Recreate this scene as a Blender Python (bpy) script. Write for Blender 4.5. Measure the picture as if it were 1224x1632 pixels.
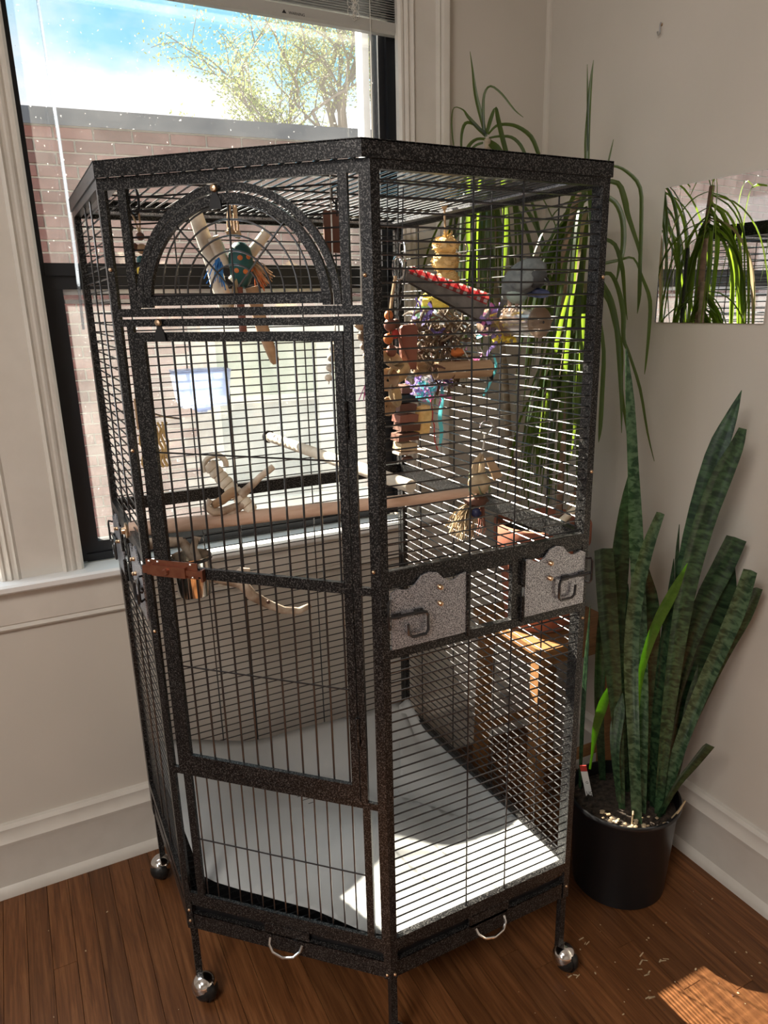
import bpy, bmesh, math, random
from mathutils import Vector, Matrix, noise
random.seed(7)
for o in list(bpy.data.objects): bpy.data.objects.remove(o)
SC = bpy.context.scene
COL = SC.collection
V = Vector
def vv(p): return p if isinstance(p, Vector) else Vector(p)

# ---------------------------------------------------------------- camera
CAM_F = 1166.64
cy_, cp_, cr_ = .4821, -.2883, -.0168
fw = V((math.sin(cy_)*math.cos(cp_), math.cos(cy_)*math.cos(cp_), math.sin(cp_)))
rt = V((math.cos(cy_), -math.sin(cy_), 0)); up = rt.cross(fw)
rt, up = math.cos(cr_)*rt+math.sin(cr_)*up, -math.sin(cr_)*rt+math.cos(cr_)*up
cd = bpy.data.cameras.new('camera'); cam = bpy.data.objects.new('camera', cd); COL.objects.link(cam)
cam.matrix_world = Matrix(((rt.x, up.x, -fw.x, -.4917), (rt.y, up.y, -fw.y, -1.0209), (rt.z, up.z, -fw.z, 1.4809), (0, 0, 0, 1)))
cd.sensor_fit = 'VERTICAL'; cd.sensor_height = 36; cd.sensor_width = 27
cd.lens = CAM_F/1632*36; cd.shift_x = -29.75/1632; cd.shift_y = 17.27/1632; cd.clip_start = .02
SC.camera = cam

# ---------------------------------------------------------------- node helpers
def NT(tree):
    nt = tree.nodes; lk = tree.links
    def n(t, **kw):
        nd = nt.new(t)
        for k, v in kw.items():
            if k.startswith('i_'):
                key = k[2:]; key = int(key) if key.isdigit() else key.replace('_', ' ')
                nd.inputs[key].default_value = v
            else: setattr(nd, k, v)
        return nd
    return n, lk.new
def ramp(nd, stops):
    cr = nd.color_ramp
    while len(cr.elements) > 1: cr.elements.remove(cr.elements[-1])
    for i, (p, c) in enumerate(stops):
        e = cr.elements[0] if i == 0 else cr.elements.new(p)
        e.position = p; e.color = (*c, 1) if len(c) == 3 else c

# ---------------------------------------------------------------- sky, sun, room light, exposure
w = bpy.data.worlds.new('sky'); SC.world = w; w.use_nodes = True
w.node_tree.nodes.clear(); n, L = NT(w.node_tree)
tc = n('ShaderNodeTexCoord'); mp = n('ShaderNodeMapping'); mp.inputs['Scale'].default_value = (2.6, 2.6, 5.0); mp.inputs['Location'].default_value = (.35, .1, .0)
L(tc.outputs['Generated'], mp.inputs[0])
nz = n('ShaderNodeTexNoise', i_Scale=1.0, i_Detail=7., i_Roughness=.52); L(mp.outputs[0], nz.inputs['Vector'])
sx = n('ShaderNodeSeparateXYZ'); L(tc.outputs['Generated'], sx.inputs[0])
el = n('ShaderNodeMapRange', i_1=.20, i_2=.37, i_3=.20, i_4=-.10); L(sx.outputs['Z'], el.inputs[0])
ad = n('ShaderNodeMath', operation='ADD'); L(nz.outputs[0], ad.inputs[0]); L(el.outputs[0], ad.inputs[1])
rp = n('ShaderNodeValToRGB'); ramp(rp, [(.47, (0, 0, 0)), (.60, (1, 1, 1))]); L(ad.outputs[0], rp.inputs[0])
mx = n('ShaderNodeMix', data_type='RGBA'); mx.inputs['A'].default_value = (.18, .63, .86, 1); mx.inputs['B'].default_value = (1.0, 1.02, 1.05, 1)
L(rp.outputs[0], mx.inputs['Factor'])
gr = n('ShaderNodeMapRange', i_1=-.05, i_2=.0, i_3=0., i_4=1.); L(sx.outputs['Z'], gr.inputs[0])
mg = n('ShaderNodeMix', data_type='RGBA'); mg.inputs['A'].default_value = (.25, .24, .22, 1); L(gr.outputs[0], mg.inputs['Factor']); L(mx.outputs['Result'], mg.inputs['B'])
bg = n('ShaderNodeBackground', i_Strength=1.15); L(mg.outputs['Result'], bg.inputs[0])
wo = n('ShaderNodeOutputWorld'); L(bg.outputs[0], wo.inputs[0])

def lamp(name, kind, loc, to, energy, color=(1, 1, 1), **kw):
    d = bpy.data.lights.new(name, kind); d.energy = energy; d.color = color
    for k, v in kw.items(): setattr(d, k, v)
    o = bpy.data.objects.new(name, d); COL.objects.link(o); o.location = loc
    o.rotation_euler = (vv(to)-vv(loc)).to_track_quat('-Z', 'Y').to_euler(); return o
SUN_TO = V((-.46, 1.15, 1.0))
lamp('sun', 'SUN', (-4, 8, 10), V((-4, 8, 10))-SUN_TO, 46.0, (1, .92, .76), angle=.0093)
lamp('window_daylight', 'AREA', (-1.05, .98, 1.55), (-.85, -1.0, .9), 16, (.93, .96, 1), shape='RECTANGLE', size=.8, size_y=1.25)
lamp('overhead_fill', 'AREA', (-1.7, -1.4, 2.58), (-.9, -.9, 0), 68, (1, .925, .85), shape='DISK', size=.9)  # unseen fill light added overhead to brighten the room
lamp('side_fill', 'AREA', (-2.86, -1.3, 1.5), (0, -.9, 1.2), 14, (.95, .97, 1), shape='RECTANGLE', size=1.2, size_y=1.5)  # added fill from the left to lift the right wall; no window there
SC.view_settings.view_transform = 'Standard'; SC.view_settings.look = 'None'
SC.view_settings.exposure = 0; SC.view_settings.gamma = 1; SC.view_settings.use_curve_mapping = False

# ---------------------------------------------------------------- materials
def mat(name, col, rough=.6, metal=0., col2=None, scale=20., stretch=(1, 1, 1), bump=0., bscale=None, spec=.4, stops=(.35, .65), rnd=0., coords='Object', detail=4., trans=0., coat=0.):
    m = bpy.data.materials.new(name); m.use_nodes = True; m.node_tree.nodes.clear(); n, L = NT(m.node_tree)
    p = n('ShaderNodeBsdfPrincipled', i_Roughness=rough, i_Metallic=metal); p.inputs['Specular IOR Level'].default_value = spec; p.inputs['Coat Weight'].default_value = coat
    p.inputs['Base Color'].default_value = (*col, 1)
    tc = n('ShaderNodeTexCoord'); mp = n('ShaderNodeMapping'); mp.inputs['Scale'].default_value = stretch
    if coords == 'World':
        g = n('ShaderNodeNewGeometry'); L(g.outputs['Position'], mp.inputs[0])
    else: L(tc.outputs[coords], mp.inputs[0])
    c = None
    if col2 is not None:
        nz = n('ShaderNodeTexNoise', i_Scale=scale, i_Detail=detail); L(mp.outputs[0], nz.inputs['Vector'])
        r = n('ShaderNodeValToRGB'); ramp(r, [(stops[0], col), (stops[1], col2)]); L(nz.outputs[0], r.inputs[0]); c = r.outputs[0]
    if rnd:
        oi = n('ShaderNodeObjectInfo'); h = n('ShaderNodeHueSaturation'); h.inputs['Color'].default_value = (*col, 1)
        a = n('ShaderNodeMapRange', i_3=1-rnd, i_4=1+rnd); L(oi.outputs['Random'], a.inputs[0]); L(a.outputs[0], h.inputs['Value'])
        if c: L(c, h.inputs['Color'])
        c = h.outputs[0]
    if c: L(c, p.inputs['Base Color'])
    if bump:
        b = n('ShaderNodeTexNoise', i_Scale=bscale or scale, i_Detail=3.); L(mp.outputs[0], b.inputs['Vector'])
        bu = n('ShaderNodeBump', i_Strength=bump, i_Distance=.002); L(b.outputs[0], bu.inputs['Height']); L(bu.outputs[0], p.inputs['Normal'])
    o = n('ShaderNodeOutputMaterial')
    if trans:
        t = n('ShaderNodeBsdfTranslucent'); t.inputs[0].default_value = (*col, 1)
        if c: L(c, t.inputs[0])
        ms = n('ShaderNodeMixShader', i_0=trans); L(p.outputs[0], ms.inputs[1]); L(t.outputs[0], ms.inputs[2]); L(ms.outputs[0], o.inputs[0])
    else: L(p.outputs[0], o.inputs[0])
    return m
def glassy(name, dust, tint=(1, 1, 1), gloss=.06, dcol=(1, 1, 1), speck=True, rough=.05, scale=9.):
    m = bpy.data.materials.new(name); m.use_nodes = True; m.node_tree.nodes.clear(); n, L = NT(m.node_tree)
    t = n('ShaderNodeBsdfTransparent'); t.inputs[0].default_value = (*tint, 1)
    tl = n('ShaderNodeBsdfTranslucent'); tl.inputs[0].default_value = (*dcol, 1)
    gl = n('ShaderNodeBsdfGlossy', i_Roughness=rough)
    tc = n('ShaderNodeTexCoord'); nz = n('ShaderNodeTexNoise', i_Scale=scale, i_Detail=6.); L(tc.outputs['Object'], nz.inputs['Vector'])
    mr = n('ShaderNodeMapRange', i_1=.3, i_2=.7, i_3=dust*.6, i_4=dust*1.4); L(nz.outputs[0], mr.inputs[0]); f = mr.outputs[0]
    if speck:
        n2 = n('ShaderNodeTexNoise', i_Scale=140., i_Detail=2.); L(tc.outputs['Object'], n2.inputs['Vector'])
        m2 = n('ShaderNodeMapRange', i_1=.72, i_2=.80, i_3=0., i_4=.35); L(n2.outputs[0], m2.inputs[0])
        a = n('ShaderNodeMath', operation='ADD'); L(f, a.inputs[0]); L(m2.outputs[0], a.inputs[1]); f = a.outputs[0]
    ms = n('ShaderNodeMixShader'); L(f, ms.inputs[0]); L(t.outputs[0], ms.inputs[1]); L(tl.outputs[0], ms.inputs[2])
    mg = n('ShaderNodeMixShader', i_0=gloss); L(ms.outputs[0], mg.inputs[1]); L(gl.outputs[0], mg.inputs[2])
    o = n('ShaderNodeOutputMaterial'); L(mg.outputs[0], o.inputs[0]); return m
def leafmat(name, c1, c2, trans, tcol, band=0., rough=.35, spec=.5):
    m = bpy.data.materials.new(name); m.use_nodes = True; m.node_tree.nodes.clear(); n, L = NT(m.node_tree)
    uv = n('ShaderNodeUVMap'); mp = n('ShaderNodeMapping'); mp.inputs['Scale'].default_value = (1.2, 62, 1) if band else (6, 2, 1); L(uv.outputs[0], mp.inputs[0])
    oi = n('ShaderNodeObjectInfo'); cb = n('ShaderNodeCombineXYZ'); L(oi.outputs['Random'], cb.inputs[2]); sc = n('ShaderNodeVectorMath', operation='SCALE', i_Scale=40.); L(cb.outputs[0], sc.inputs[0])
    av = n('ShaderNodeVectorMath', operation='ADD'); L(mp.outputs[0], av.inputs[0]); L(sc.outputs[0], av.inputs[1])
    nz = n('ShaderNodeTexNoise', i_Scale=1.6, i_Detail=5., i_Distortion=.6); L(av.outputs[0], nz.inputs['Vector'])
    r = n('ShaderNodeValToRGB'); ramp(r, [(.40, c1), (.62, c2)]); L(nz.outputs[0], r.inputs[0])
    h = n('ShaderNodeHueSaturation'); a = n('ShaderNodeMapRange', i_3=.75, i_4=1.25); L(oi.outputs['Random'], a.inputs[0]); L(a.outputs[0], h.inputs['Value']); L(r.outputs[0], h.inputs['Color'])
    p = n('ShaderNodeBsdfPrincipled', i_Roughness=rough); p.inputs['Specular IOR Level'].default_value = spec; L(h.outputs[0], p.inputs['Base Color'])
    t = n('ShaderNodeBsdfTranslucent'); t.inputs[0].default_value = (*tcol, 1)
    ms = n('ShaderNodeMixShader', i_0=trans); L(p.outputs[0], ms.inputs[1]); L(t.outputs[0], ms.inputs[2])
    o = n('ShaderNodeOutputMaterial'); L(ms.outputs[0], o.inputs[0]); return m
def woodfloor():
    m = bpy.data.materials.new('oak_floor'); m.use_nodes = True; m.node_tree.nodes.clear(); n, L = NT(m.node_tree)
    g = n('ShaderNodeNewGeometry'); oi = n('ShaderNodeObjectInfo'); cb = n('ShaderNodeCombineXYZ'); L(oi.outputs['Random'], cb.inputs[1]); L(oi.outputs['Random'], cb.inputs[2])
    sc = n('ShaderNodeVectorMath', operation='SCALE', i_Scale=17.); L(cb.outputs[0], sc.inputs[0]); av = n('ShaderNodeVectorMath', operation='ADD'); L(g.outputs['Position'], av.inputs[0]); L(sc.outputs[0], av.inputs[1])
    mp = n('ShaderNodeMapping'); mp.inputs['Scale'].default_value = (34, 1.6, 1); L(av.outputs[0], mp.inputs[0])
    nz = n('ShaderNodeTexNoise', i_Scale=3.2, i_Detail=8., i_Roughness=.62, i_Distortion=.5); L(mp.outputs[0], nz.inputs['Vector'])
    r = n('ShaderNodeValToRGB'); ramp(r, [(.30, (.062, .022, .007)), (.5, (.130, .050, .017)), (.72, (.205, .088, .033))]); L(nz.outputs[0], r.inputs[0])
    h = n('ShaderNodeHueSaturation'); a = n('ShaderNodeMapRange', i_3=.78, i_4=1.2); L(oi.outputs['Random'], a.inputs[0]); L(a.outputs[0], h.inputs['Value']); L(r.outputs[0], h.inputs['Color'])
    p = n('ShaderNodeBsdfPrincipled', i_Roughness=.42); p.inputs['Specular IOR Level'].default_value = .35; L(h.outputs[0], p.inputs['Base Color'])
    b = n('ShaderNodeBump', i_Strength=.12, i_Distance=.001); L(nz.outputs[0], b.inputs['Height']); L(b.outputs[0], p.inputs['Normal'])
    o = n('ShaderNodeOutputMaterial'); L(p.outputs[0], o.inputs[0]); return m
def hammer(name, dark, light, lo, hi, metal, rough, scale=420.):
    m = bpy.data.materials.new(name); m.use_nodes = True; m.node_tree.nodes.clear(); n, L = NT(m.node_tree)
    g = n('ShaderNodeNewGeometry'); nz = n('ShaderNodeTexNoise', i_Scale=scale, i_Detail=1.5, i_Distortion=.8); L(g.outputs['Position'], nz.inputs['Vector'])
    r = n('ShaderNodeValToRGB'); ramp(r, [(lo, dark), (hi, light)]); L(nz.outputs[0], r.inputs[0])
    p = n('ShaderNodeBsdfPrincipled', i_Roughness=rough, i_Metallic=metal); p.inputs['Specular IOR Level'].default_value = .3; L(r.outputs[0], p.inputs['Base Color'])
    b = n('ShaderNodeBump', i_Strength=.35, i_Distance=.0008); L(nz.outputs[0], b.inputs['Height']); L(b.outputs[0], p.inputs['Normal'])
    o = n('ShaderNodeOutputMaterial'); L(p.outputs[0], o.inputs[0]); return m
M = {}
M['wall'] = mat('wall_paint', (.51, .475, .42), .7, col2=(.54, .50, .445), scale=3., bump=.08, bscale=120)
M['trimw'] = mat('trim_paint', (.56, .53, .48), .38, col2=(.60, .57, .52), scale=14., bump=.05, bscale=60)
M['white'] = mat('white_paint', (.74, .75, .75), .35)
M['ceil'] = mat('ceiling_paint', (.7, .68, .64), .8)
M['floor'] = woodfloor()
M['sub'] = mat('subfloor', (.012, .007, .004), .8)
M['black'] = mat('black_frame', (.007, .008, .011), .4)
M['alu'] = mat('aluminium', (.55, .56, .58), .35, .8)
M['outerw'] = mat('outer_white', (.75, .78, .84), .5)
M['glass'] = glassy('dusty_glass', .011)
M['glass_low'] = glassy('dusty_lower_glass', .028)
M['ham'] = hammer('hammered_black', (.004, .004, .0045), (.095, .092, .089), .52, .64, .3, .32)
M['plate'] = hammer('hammered_silver', (.06, .062, .07), (.50, .51, .55), .38, .64, .6, .34, 560.)
M['wire'] = mat('black_wire', (.020, .020, .022), .28, .45, spec=.7, coat=.4)
M['copper'] = mat('copper', (.30, .125, .075), .36, .8, col2=(.24, .09, .055), scale=60)
M['chrome'] = mat('chrome', (.78, .78, .78), .12, 1.)
M['brass'] = mat('brass', (.55, .38, .24), .3, 1.)
M['rubber'] = mat('black_rubber', (.01, .01, .01), .4)
M['paper'] = mat('paper', (.38, .395, .395), .8, col2=(.43, .44, .435), scale=6., trans=.12)
M['steel'] = mat('stainless', (.66, .65, .62), .14, 1.)
M['terra'] = mat('terracotta', (.30, .095, .055), .75, col2=(.36, .13, .08), scale=12., bump=.15, bscale=80)
M['potblk'] = mat('black_plastic', (.008, .008, .009), .33)
M['soil'] = mat('soil', (.012, .009, .006), .95, col2=(.05, .035, .025), scale=90., bump=.8, bscale=120)
M['bark'] = mat('cane_bark', (.32, .26, .19), .8, col2=(.20, .15, .10), scale=6., stretch=(4, 4, 14), bump=.5, bscale=18)
M['bark2'] = mat('red_bark', (.30, .20, .14), .8, col2=(.20, .13, .09), scale=6., stretch=(4, 4, 14), bump=.5, bscale=18)
M['stool'] = mat('stool_wood', (.26, .13, .05), .45, col2=(.19, .088, .034), scale=9., stretch=(1, 14, 14))
M['dowel'] = mat('dowel_wood', (.50, .34, .25), .6, col2=(.56, .40, .31), scale=18., stretch=(1, 8, 8))
M['pale'] = mat('bleached_wood', (.62, .54, .42), .65, col2=(.72, .65, .53), scale=20., stretch=(3, 1, 3), bump=.3, bscale=30)
M['drift'] = mat('driftwood', (.24, .165, .11), .65, col2=(.60, .51, .41), scale=30., bump=.4, bscale=30)
M['tan'] = mat('tan_wood', (.33, .205, .115), .7, col2=(.42, .28, .165), scale=16., stretch=(1, 1, 6))
M['brown'] = mat('dark_wood', (.085, .035, .022), .6, col2=(.12, .05, .03), scale=14.)
M['redbr'] = mat('reddish_wood', (.17, .06, .04), .6, col2=(.23, .09, .06), scale=14.)
M['teal'] = mat('teal_wood', (.015, .085, .085), .5)
M['orange'] = mat('orange_paint', (.55, .16, .04), .6)
M['blue'] = mat('blue_fibre', (.05, .22, .55), .8)
M['rope'] = mat('sisal_rope', (.50, .36, .22), .9, col2=(.34, .22, .13), scale=90.)
M['luffa'] = mat('luffa', (.80, .62, .32), .9, col2=(.60, .42, .18), scale=70., bump=.9, bscale=90, trans=.25)
M['yellow'] = mat('yellow_luffa', (.85, .72, .22), .9, col2=(.72, .62, .15), scale=70., bump=.9, bscale=90, trans=.25)
M['green_l'] = mat('green_luffa', (.40, .72, .50), .9, col2=(.55, .8, .6), scale=70., bump=.9, bscale=90, trans=.25)
M['vine'] = mat('vine', (.20, .14, .085), .8, col2=(.075, .05, .033), scale=40.)
M['husk'] = mat('corn_husk', (.55, .44, .29), .85, col2=(.42, .31, .19), scale=50., trans=.2)
M['pink'] = mat('pink_paper', (.66, .20, .44), .7, trans=.3); M['purple'] = mat('purple_paper', (.10, .075, .22), .7, trans=.2)
M['lilac'] = mat('lilac_paper', (.36, .27, .62), .7, trans=.3)
M['yel'] = mat('yellow_paper', (.75, .58, .08), .7, trans=.3); M['cyan'] = mat('cyan_ribbon', (.15, .65, .72), .6, trans=.3)
M['red'] = mat('red_fibre', (.42, .04, .03), .7)
M['acryl'] = glassy('clear_acrylic', .16, (.92, .92, .93), .16, (.8, .78, .8), False, .04)
M['smoke'] = glassy('frosted_disc', .72, (.8, .75, .7), .08, (.52, .42, .34), False, .1)
M['clearbox'] = glassy('clear_plastic', .46, (.88, .92, 1), .12, (.80, .86, 1.0), False, .06)
M['wandm'] = glassy('clear_wand', .14, (.80, .85, .9), .22, (.7, .75, .85), False, .03)
M['mirror'] = mat('mirror_silver', (.93, .94, .94), .015, 1.)
M['blind'] = mat('blind_slat', (.26, .26, .25), .5)
M['blindrail'] = mat('blind_rail', (.36, .355, .33), .45)
M['cord'] = mat('cord', (.55, .53, .48), .8)
M['ink'] = mat('black_ink', (.01, .01, .01), .6)
M['mortar'] = mat('mortar', (.38, .34, .31), .95, col2=(.43, .39, .36), scale=30., coords='World')
M['brick'] = mat('brick_face', (.175, .070, .060), .9, col2=(.235, .110, .098), scale=8., coords='World', rnd=.30, bump=.6, bscale=60)
M['coping'] = mat('coping_metal', (.10, .105, .13), .5)
M['palewin'] = mat('pale_panel', (.40, .46, .35), .7, col2=(.35, .42, .33), scale=7.)
M['greywin'] = mat('grey_panel', (.30, .34, .34), .6, col2=(.35, .38, .36), scale=4.)
M['stone'] = mat('pale_stone', (.62, .60, .55), .8)
M['ground'] = mat('asphalt', (.12, .12, .12), .9)
M['treebark'] = mat('tree_bark', (.19, .165, .15), .9)
M['treeleaf'] = mat('tree_leaf', (.28, .32, .10), .8, rnd=.2, trans=.3, col2=(.36, .39, .16), scale=1.)
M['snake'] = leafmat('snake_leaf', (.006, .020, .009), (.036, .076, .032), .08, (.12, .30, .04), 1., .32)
M['snake_lit'] = leafmat('lit_snake_leaf', (.016, .045, .019), (.10, .17, .085), .12, (.16, .36, .05), 1., .32)  # brighter copy of the leaf, with the light on it put into the colour
M['snake_young'] = leafmat('young_snake_leaf', (.05, .13, .012), (.09, .19, .025), .30, (.24, .46, .03), 1., .35)
M['drac'] = leafmat('dracaena_leaf', (.008, .020, .006), (.016, .034, .009), .28, (.36, .55, .04), 0., .38)
M['dry'] = leafmat('dry_leaf', (.45, .34, .20), (.55, .42, .26), .3, (.5, .4, .25), 0., .8)
M['bird'] = mat('slate_feathers', (.115, .13, .135), .8, col2=(.20, .225, .22), scale=60., bump=.6, bscale=90)
M['birdbelly'] = mat('pale_green_feathers', (.33, .40, .36), .85, col2=(.24, .33, .30), scale=70., bump=.5, bscale=90)
M['birdwing'] = mat('wing_feathers', (.045, .05, .055), .7, col2=(.075, .08, .08), scale=60.)
M['birdblue'] = mat('blue_feathers', (.022, .03, .075), .6, col2=(.06, .07, .13), scale=60.)
M['birdfoot'] = mat('bird_foot', (.35, .25, .2), .7)
def gingham():
    m = bpy.data.materials.new('gingham'); m.use_nodes = True; m.node_tree.nodes.clear(); n, L = NT(m.node_tree)
    uv = n('ShaderNodeUVMap'); s = n('ShaderNodeSeparateXYZ'); L(uv.outputs[0], s.inputs[0]); o2 = []
    for k in (0, 1):
        a = n('ShaderNodeMath', operation='MULTIPLY', i_1=125.); L(s.outputs[k], a.inputs[0]); b = n('ShaderNodeMath', operation='PINGPONG', i_1=1.); L(a.outputs[0], b.inputs[0]); c = n('ShaderNodeMath', operation='GREATER_THAN', i_1=.5); L(b.outputs[0], c.inputs[0]); o2.append(c.outputs[0])
    a = n('ShaderNodeMath', operation='ADD'); L(o2[0], a.inputs[0]); L(o2[1], a.inputs[1]); d = n('ShaderNodeMath', operation='MULTIPLY', i_1=.5); L(a.outputs[0], d.inputs[0])
    r = n('ShaderNodeValToRGB'); r.color_ramp.interpolation = 'CONSTANT'; ramp(r, [(0, (.46, .44, .43)), (.4, (.34, .055, .05)), (.8, (.24, .008, .012))]); L(d.outputs[0], r.inputs[0])
    p = n('ShaderNodeBsdfPrincipled', i_Roughness=.7); L(r.outputs[0], p.inputs['Base Color']); t = n('ShaderNodeBsdfTranslucent'); L(r.outputs[0], t.inputs[0])
    ms = n('ShaderNodeMixShader', i_0=.3); L(p.outputs[0], ms.inputs[1]); L(t.outputs[0], ms.inputs[2]); o = n('ShaderNodeOutputMaterial'); L(ms.outputs[0], o.inputs[0]); return m
M['gingham'] = gingham()
M['greyprint'] = mat('grey_card', (.20, .185, .17), .8, col2=(.11, .10, .09), scale=40.)

# ---------------------------------------------------------------- mesh helpers
class MB:
    def __init__(s): s.v = []; s.f = []; s.uv = []
    def add(s, vs, fs, uvs=None):
        b = len(s.v); s.v += [vv(p) for p in vs]
        s.uv += list(uvs) if uvs else [(0, 0)]*len(vs)
        s.f += [tuple(b+i for i in f) for f in fs]; return s
    def obox(s, c, a, b, d):
        c, a, b, d = vv(c), vv(a), vv(b), vv(d)
        if a.cross(b).dot(d) < 0: a = -a
        vs = [c+i*a+j*b+k*d for k in (-1, 1) for j in (-1, 1) for i in (-1, 1)]
        return s.add(vs, [(0, 2, 3, 1), (4, 5, 7, 6), (0, 1, 5, 4), (2, 6, 7, 3), (0, 4, 6, 2), (1, 3, 7, 5)])
    def box(s, x0, x1, y0, y1, z0, z1):
        return s.obox(((x0+x1)/2, (y0+y1)/2, (z0+z1)/2), ((x1-x0)/2, 0, 0), (0, (y1-y0)/2, 0), (0, 0, (z1-z0)/2))
    def tube(s, pts, r, seg=6, cap=True, closed=False, flat=1.):
        pts = [vv(p) for p in pts]; N = len(pts); R = r if isinstance(r, (list, tuple)) else [r]*N
        if closed: tg = [(pts[(i+1) % N]-pts[i-1]).normalized() for i in range(N)]
        else: tg = [(pts[min(i+1, N-1)]-pts[max(i-1, 0)]).normalized() for i in range(N)]
        t = tg[0]; nrm = t.orthogonal().normalized(); vs = []
        for i in range(N):
            nrm = nrm-nrm.dot(tg[i])*tg[i]
            nrm = nrm.normalized() if nrm.length > 1e-6 else tg[i].orthogonal().normalized()
            bn = tg[i].cross(nrm)
            for k in range(seg):
                a = 2*math.pi*k/seg; vs.append(pts[i]+R[i]*(math.cos(a)*nrm+flat*math.sin(a)*bn))
        fs = []
        for i in range(N if closed else N-1):
            j = (i+1) % N
            for k in range(seg): fs.append((i*seg+k, i*seg+(k+1) % seg, j*seg+(k+1) % seg, j*seg+k))
        if cap and not closed: fs += [tuple(range(seg-1, -1, -1)), tuple((N-1)*seg+k for k in range(seg))]
        return s.add(vs, fs)
    def bar(s, p, q, r, seg=6): return s.tube([p, q], r, seg)
    def lathe(s, prof, c, seg=24, axis=(0, 0, 1)):
        c = vv(c); z = vv(axis).normalized(); x = z.orthogonal().normalized() if abs(z.z) < .99 else V((1, 0, 0)); y = z.cross(x); vs = []; N = len(prof)
        for (r, h) in prof:
            for k in range(seg):
                a = 2*math.pi*k/seg; vs.append(c+z*h+max(r, 1e-5)*(math.cos(a)*x+math.sin(a)*y))
        fs = [(i*seg+k, i*seg+(k+1) % seg, (i+1)*seg+(k+1) % seg, (i+1)*seg+k) for i in range(N-1) for k in range(seg)]
        return s.add(vs, fs)
    def ball(s, c, r, sc=(1, 1, 1), seg=14, ring=9, rot=None, jit=0.):
        c = vv(c); vs = []; fs = []
        for i in range(ring+1):
            th = math.pi*i/ring
            for k in range(seg):
                ph = 2*math.pi*k/seg; d = V((math.sin(th)*math.cos(ph)*sc[0], math.sin(th)*math.sin(ph)*sc[1], math.cos(th)*sc[2]))
                if jit: d *= 1+jit*noise.noise(d*4+c*60)
                if rot: d = rot @ d
                vs.append(c+d*r)
        for i in range(ring):
            for k in range(seg): fs.append((i*seg+k, (i+1)*seg+k, (i+1)*seg+(k+1) % seg, i*seg+(k+1) % seg))
        return s.add(vs, fs)
    def prism(s, poly, o, ex, ey, ez, t):
        # 2-D polygon in (ex, ey) from o, extruded t along ez
        o, ex, ey, ez = vv(o), vv(ex), vv(ey), vv(ez); N = len(poly)
        vs = [o+ex*a+ey*b for a, b in poly]+[o+ex*a+ey*b+ez*t for a, b in poly]
        fs = [tuple(range(N-1, -1, -1)), tuple(range(N, 2*N))]+[(i, (i+1) % N, N+(i+1) % N, N+i) for i in range(N)]
        return s.add(vs, fs)
    def ribbon(s, P, face, fold=.15, thick=0., twist=0., sub=3):
        # P: [(x,y,z,w)], leaf blade whose flat side looks along `face`
        pts = []
        for i in range(len(P)-1):
            a, b = P[max(i-1, 0)], P[i]; c, d = P[i+1], P[min(i+2, len(P)-1)]
            for k in range(sub):
                t = k/sub; pts.append([.5*(2*b[j]+(c[j]-a[j])*t+(2*a[j]-5*b[j]+4*c[j]-d[j])*t*t+(3*b[j]-a[j]-3*c[j]+d[j])*t**3) for j in range(4)])
        pts.append(list(P[-1])); N = len(pts); vs = []; uv = []; ln = 0.; face = vv(face); prev = None; last = None
        for i, q in enumerate(pts):
            p = V(q[:3]); t = V(pts[min(i+1, N-1)][:3])-V(pts[max(i-1, 0)][:3])
            t = t.normalized() if t.length > 1e-7 else V((0, 0, 1))
            sd = t.cross(face)
            if sd.length < .15: sd = last if last is not None else t.orthogonal()
            sd = (sd-sd.dot(t)*t).normalized()
            if last is not None and sd.dot(last) < 0: sd = -sd
            last = sd; nr = sd.cross(t).normalized()
            if twist:
                R = Matrix.Rotation(twist*i/N, 3, t); sd = R @ sd; nr = R @ nr
            if prev is not None: ln += (p-prev).length
            prev = p; h = max(q[3], 4e-4)/2; f = fold*h*2; th = thick*min(1., h/.006)
            if thick:
                row = [(-h, f*.0), (-h*.5, -f*.4-th), (0, -f-th), (h*.5, -f*.4-th), (h, 0), (h*.5, -f*.4+th), (0, -f+th), (-h*.5, -f*.4+th)]
                us = [0, .25, .5, .75, 1, .75, .5, .25]
            else: row = [(-h, f*.5), (0, -f*.5), (h, f*.5)]; us = [0, .5, 1]
            for (a, b), u in zip(row, us): vs.append(p+sd*a+nr*b); uv.append((u, ln))
        K = 8 if thick else 3; fs = []
        for i in range(N-1):
            for k in range(K if thick else K-1): fs.append((i*K+k, i*K+(k+1) % K, (i+1)*K+(k+1) % K, (i+1)*K+k))
        if thick: fs += [tuple(range(K-1, -1, -1)), tuple((N-1)*K+k for k in range(K))]
        return s.add(vs, fs, uv)
    def mesh(s, name, m, off=(0, 0, 0), smooth=True, ang=.7):
        me = bpy.data.meshes.new(name); off = vv(off)
        me.from_pydata([p-off for p in s.v], [], s.f); me.materials.append(m)
        if any(u != (0, 0) for u in s.uv):
            ul = me.uv_layers.new(name='UVMap'); li = [0]*len(me.loops); me.loops.foreach_get('vertex_index', li)
            ul.data.foreach_set('uv', [c for i in li for c in s.uv[i]])
        if smooth:
            me.polygons.foreach_set('use_smooth', [True]*len(me.polygons)); me.set_sharp_from_angle(angle=ang)
        me.update(); return me
    def build(s, name, m, parent=None, kind=None, label=None, smooth=True, ang=.7):
        off = wloc(parent) if parent else V((0, 0, 0)); o = bpy.data.objects.new(name, s.mesh(name, m, off, smooth, ang)); COL.objects.link(o)
        if parent: o.parent = parent
        if kind: o['kind'] = kind
        if label: o['label'] = label
        return o
def wloc(o):
    p = V((0, 0, 0))
    while o: p += o.location; o = o.parent
    return p
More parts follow.
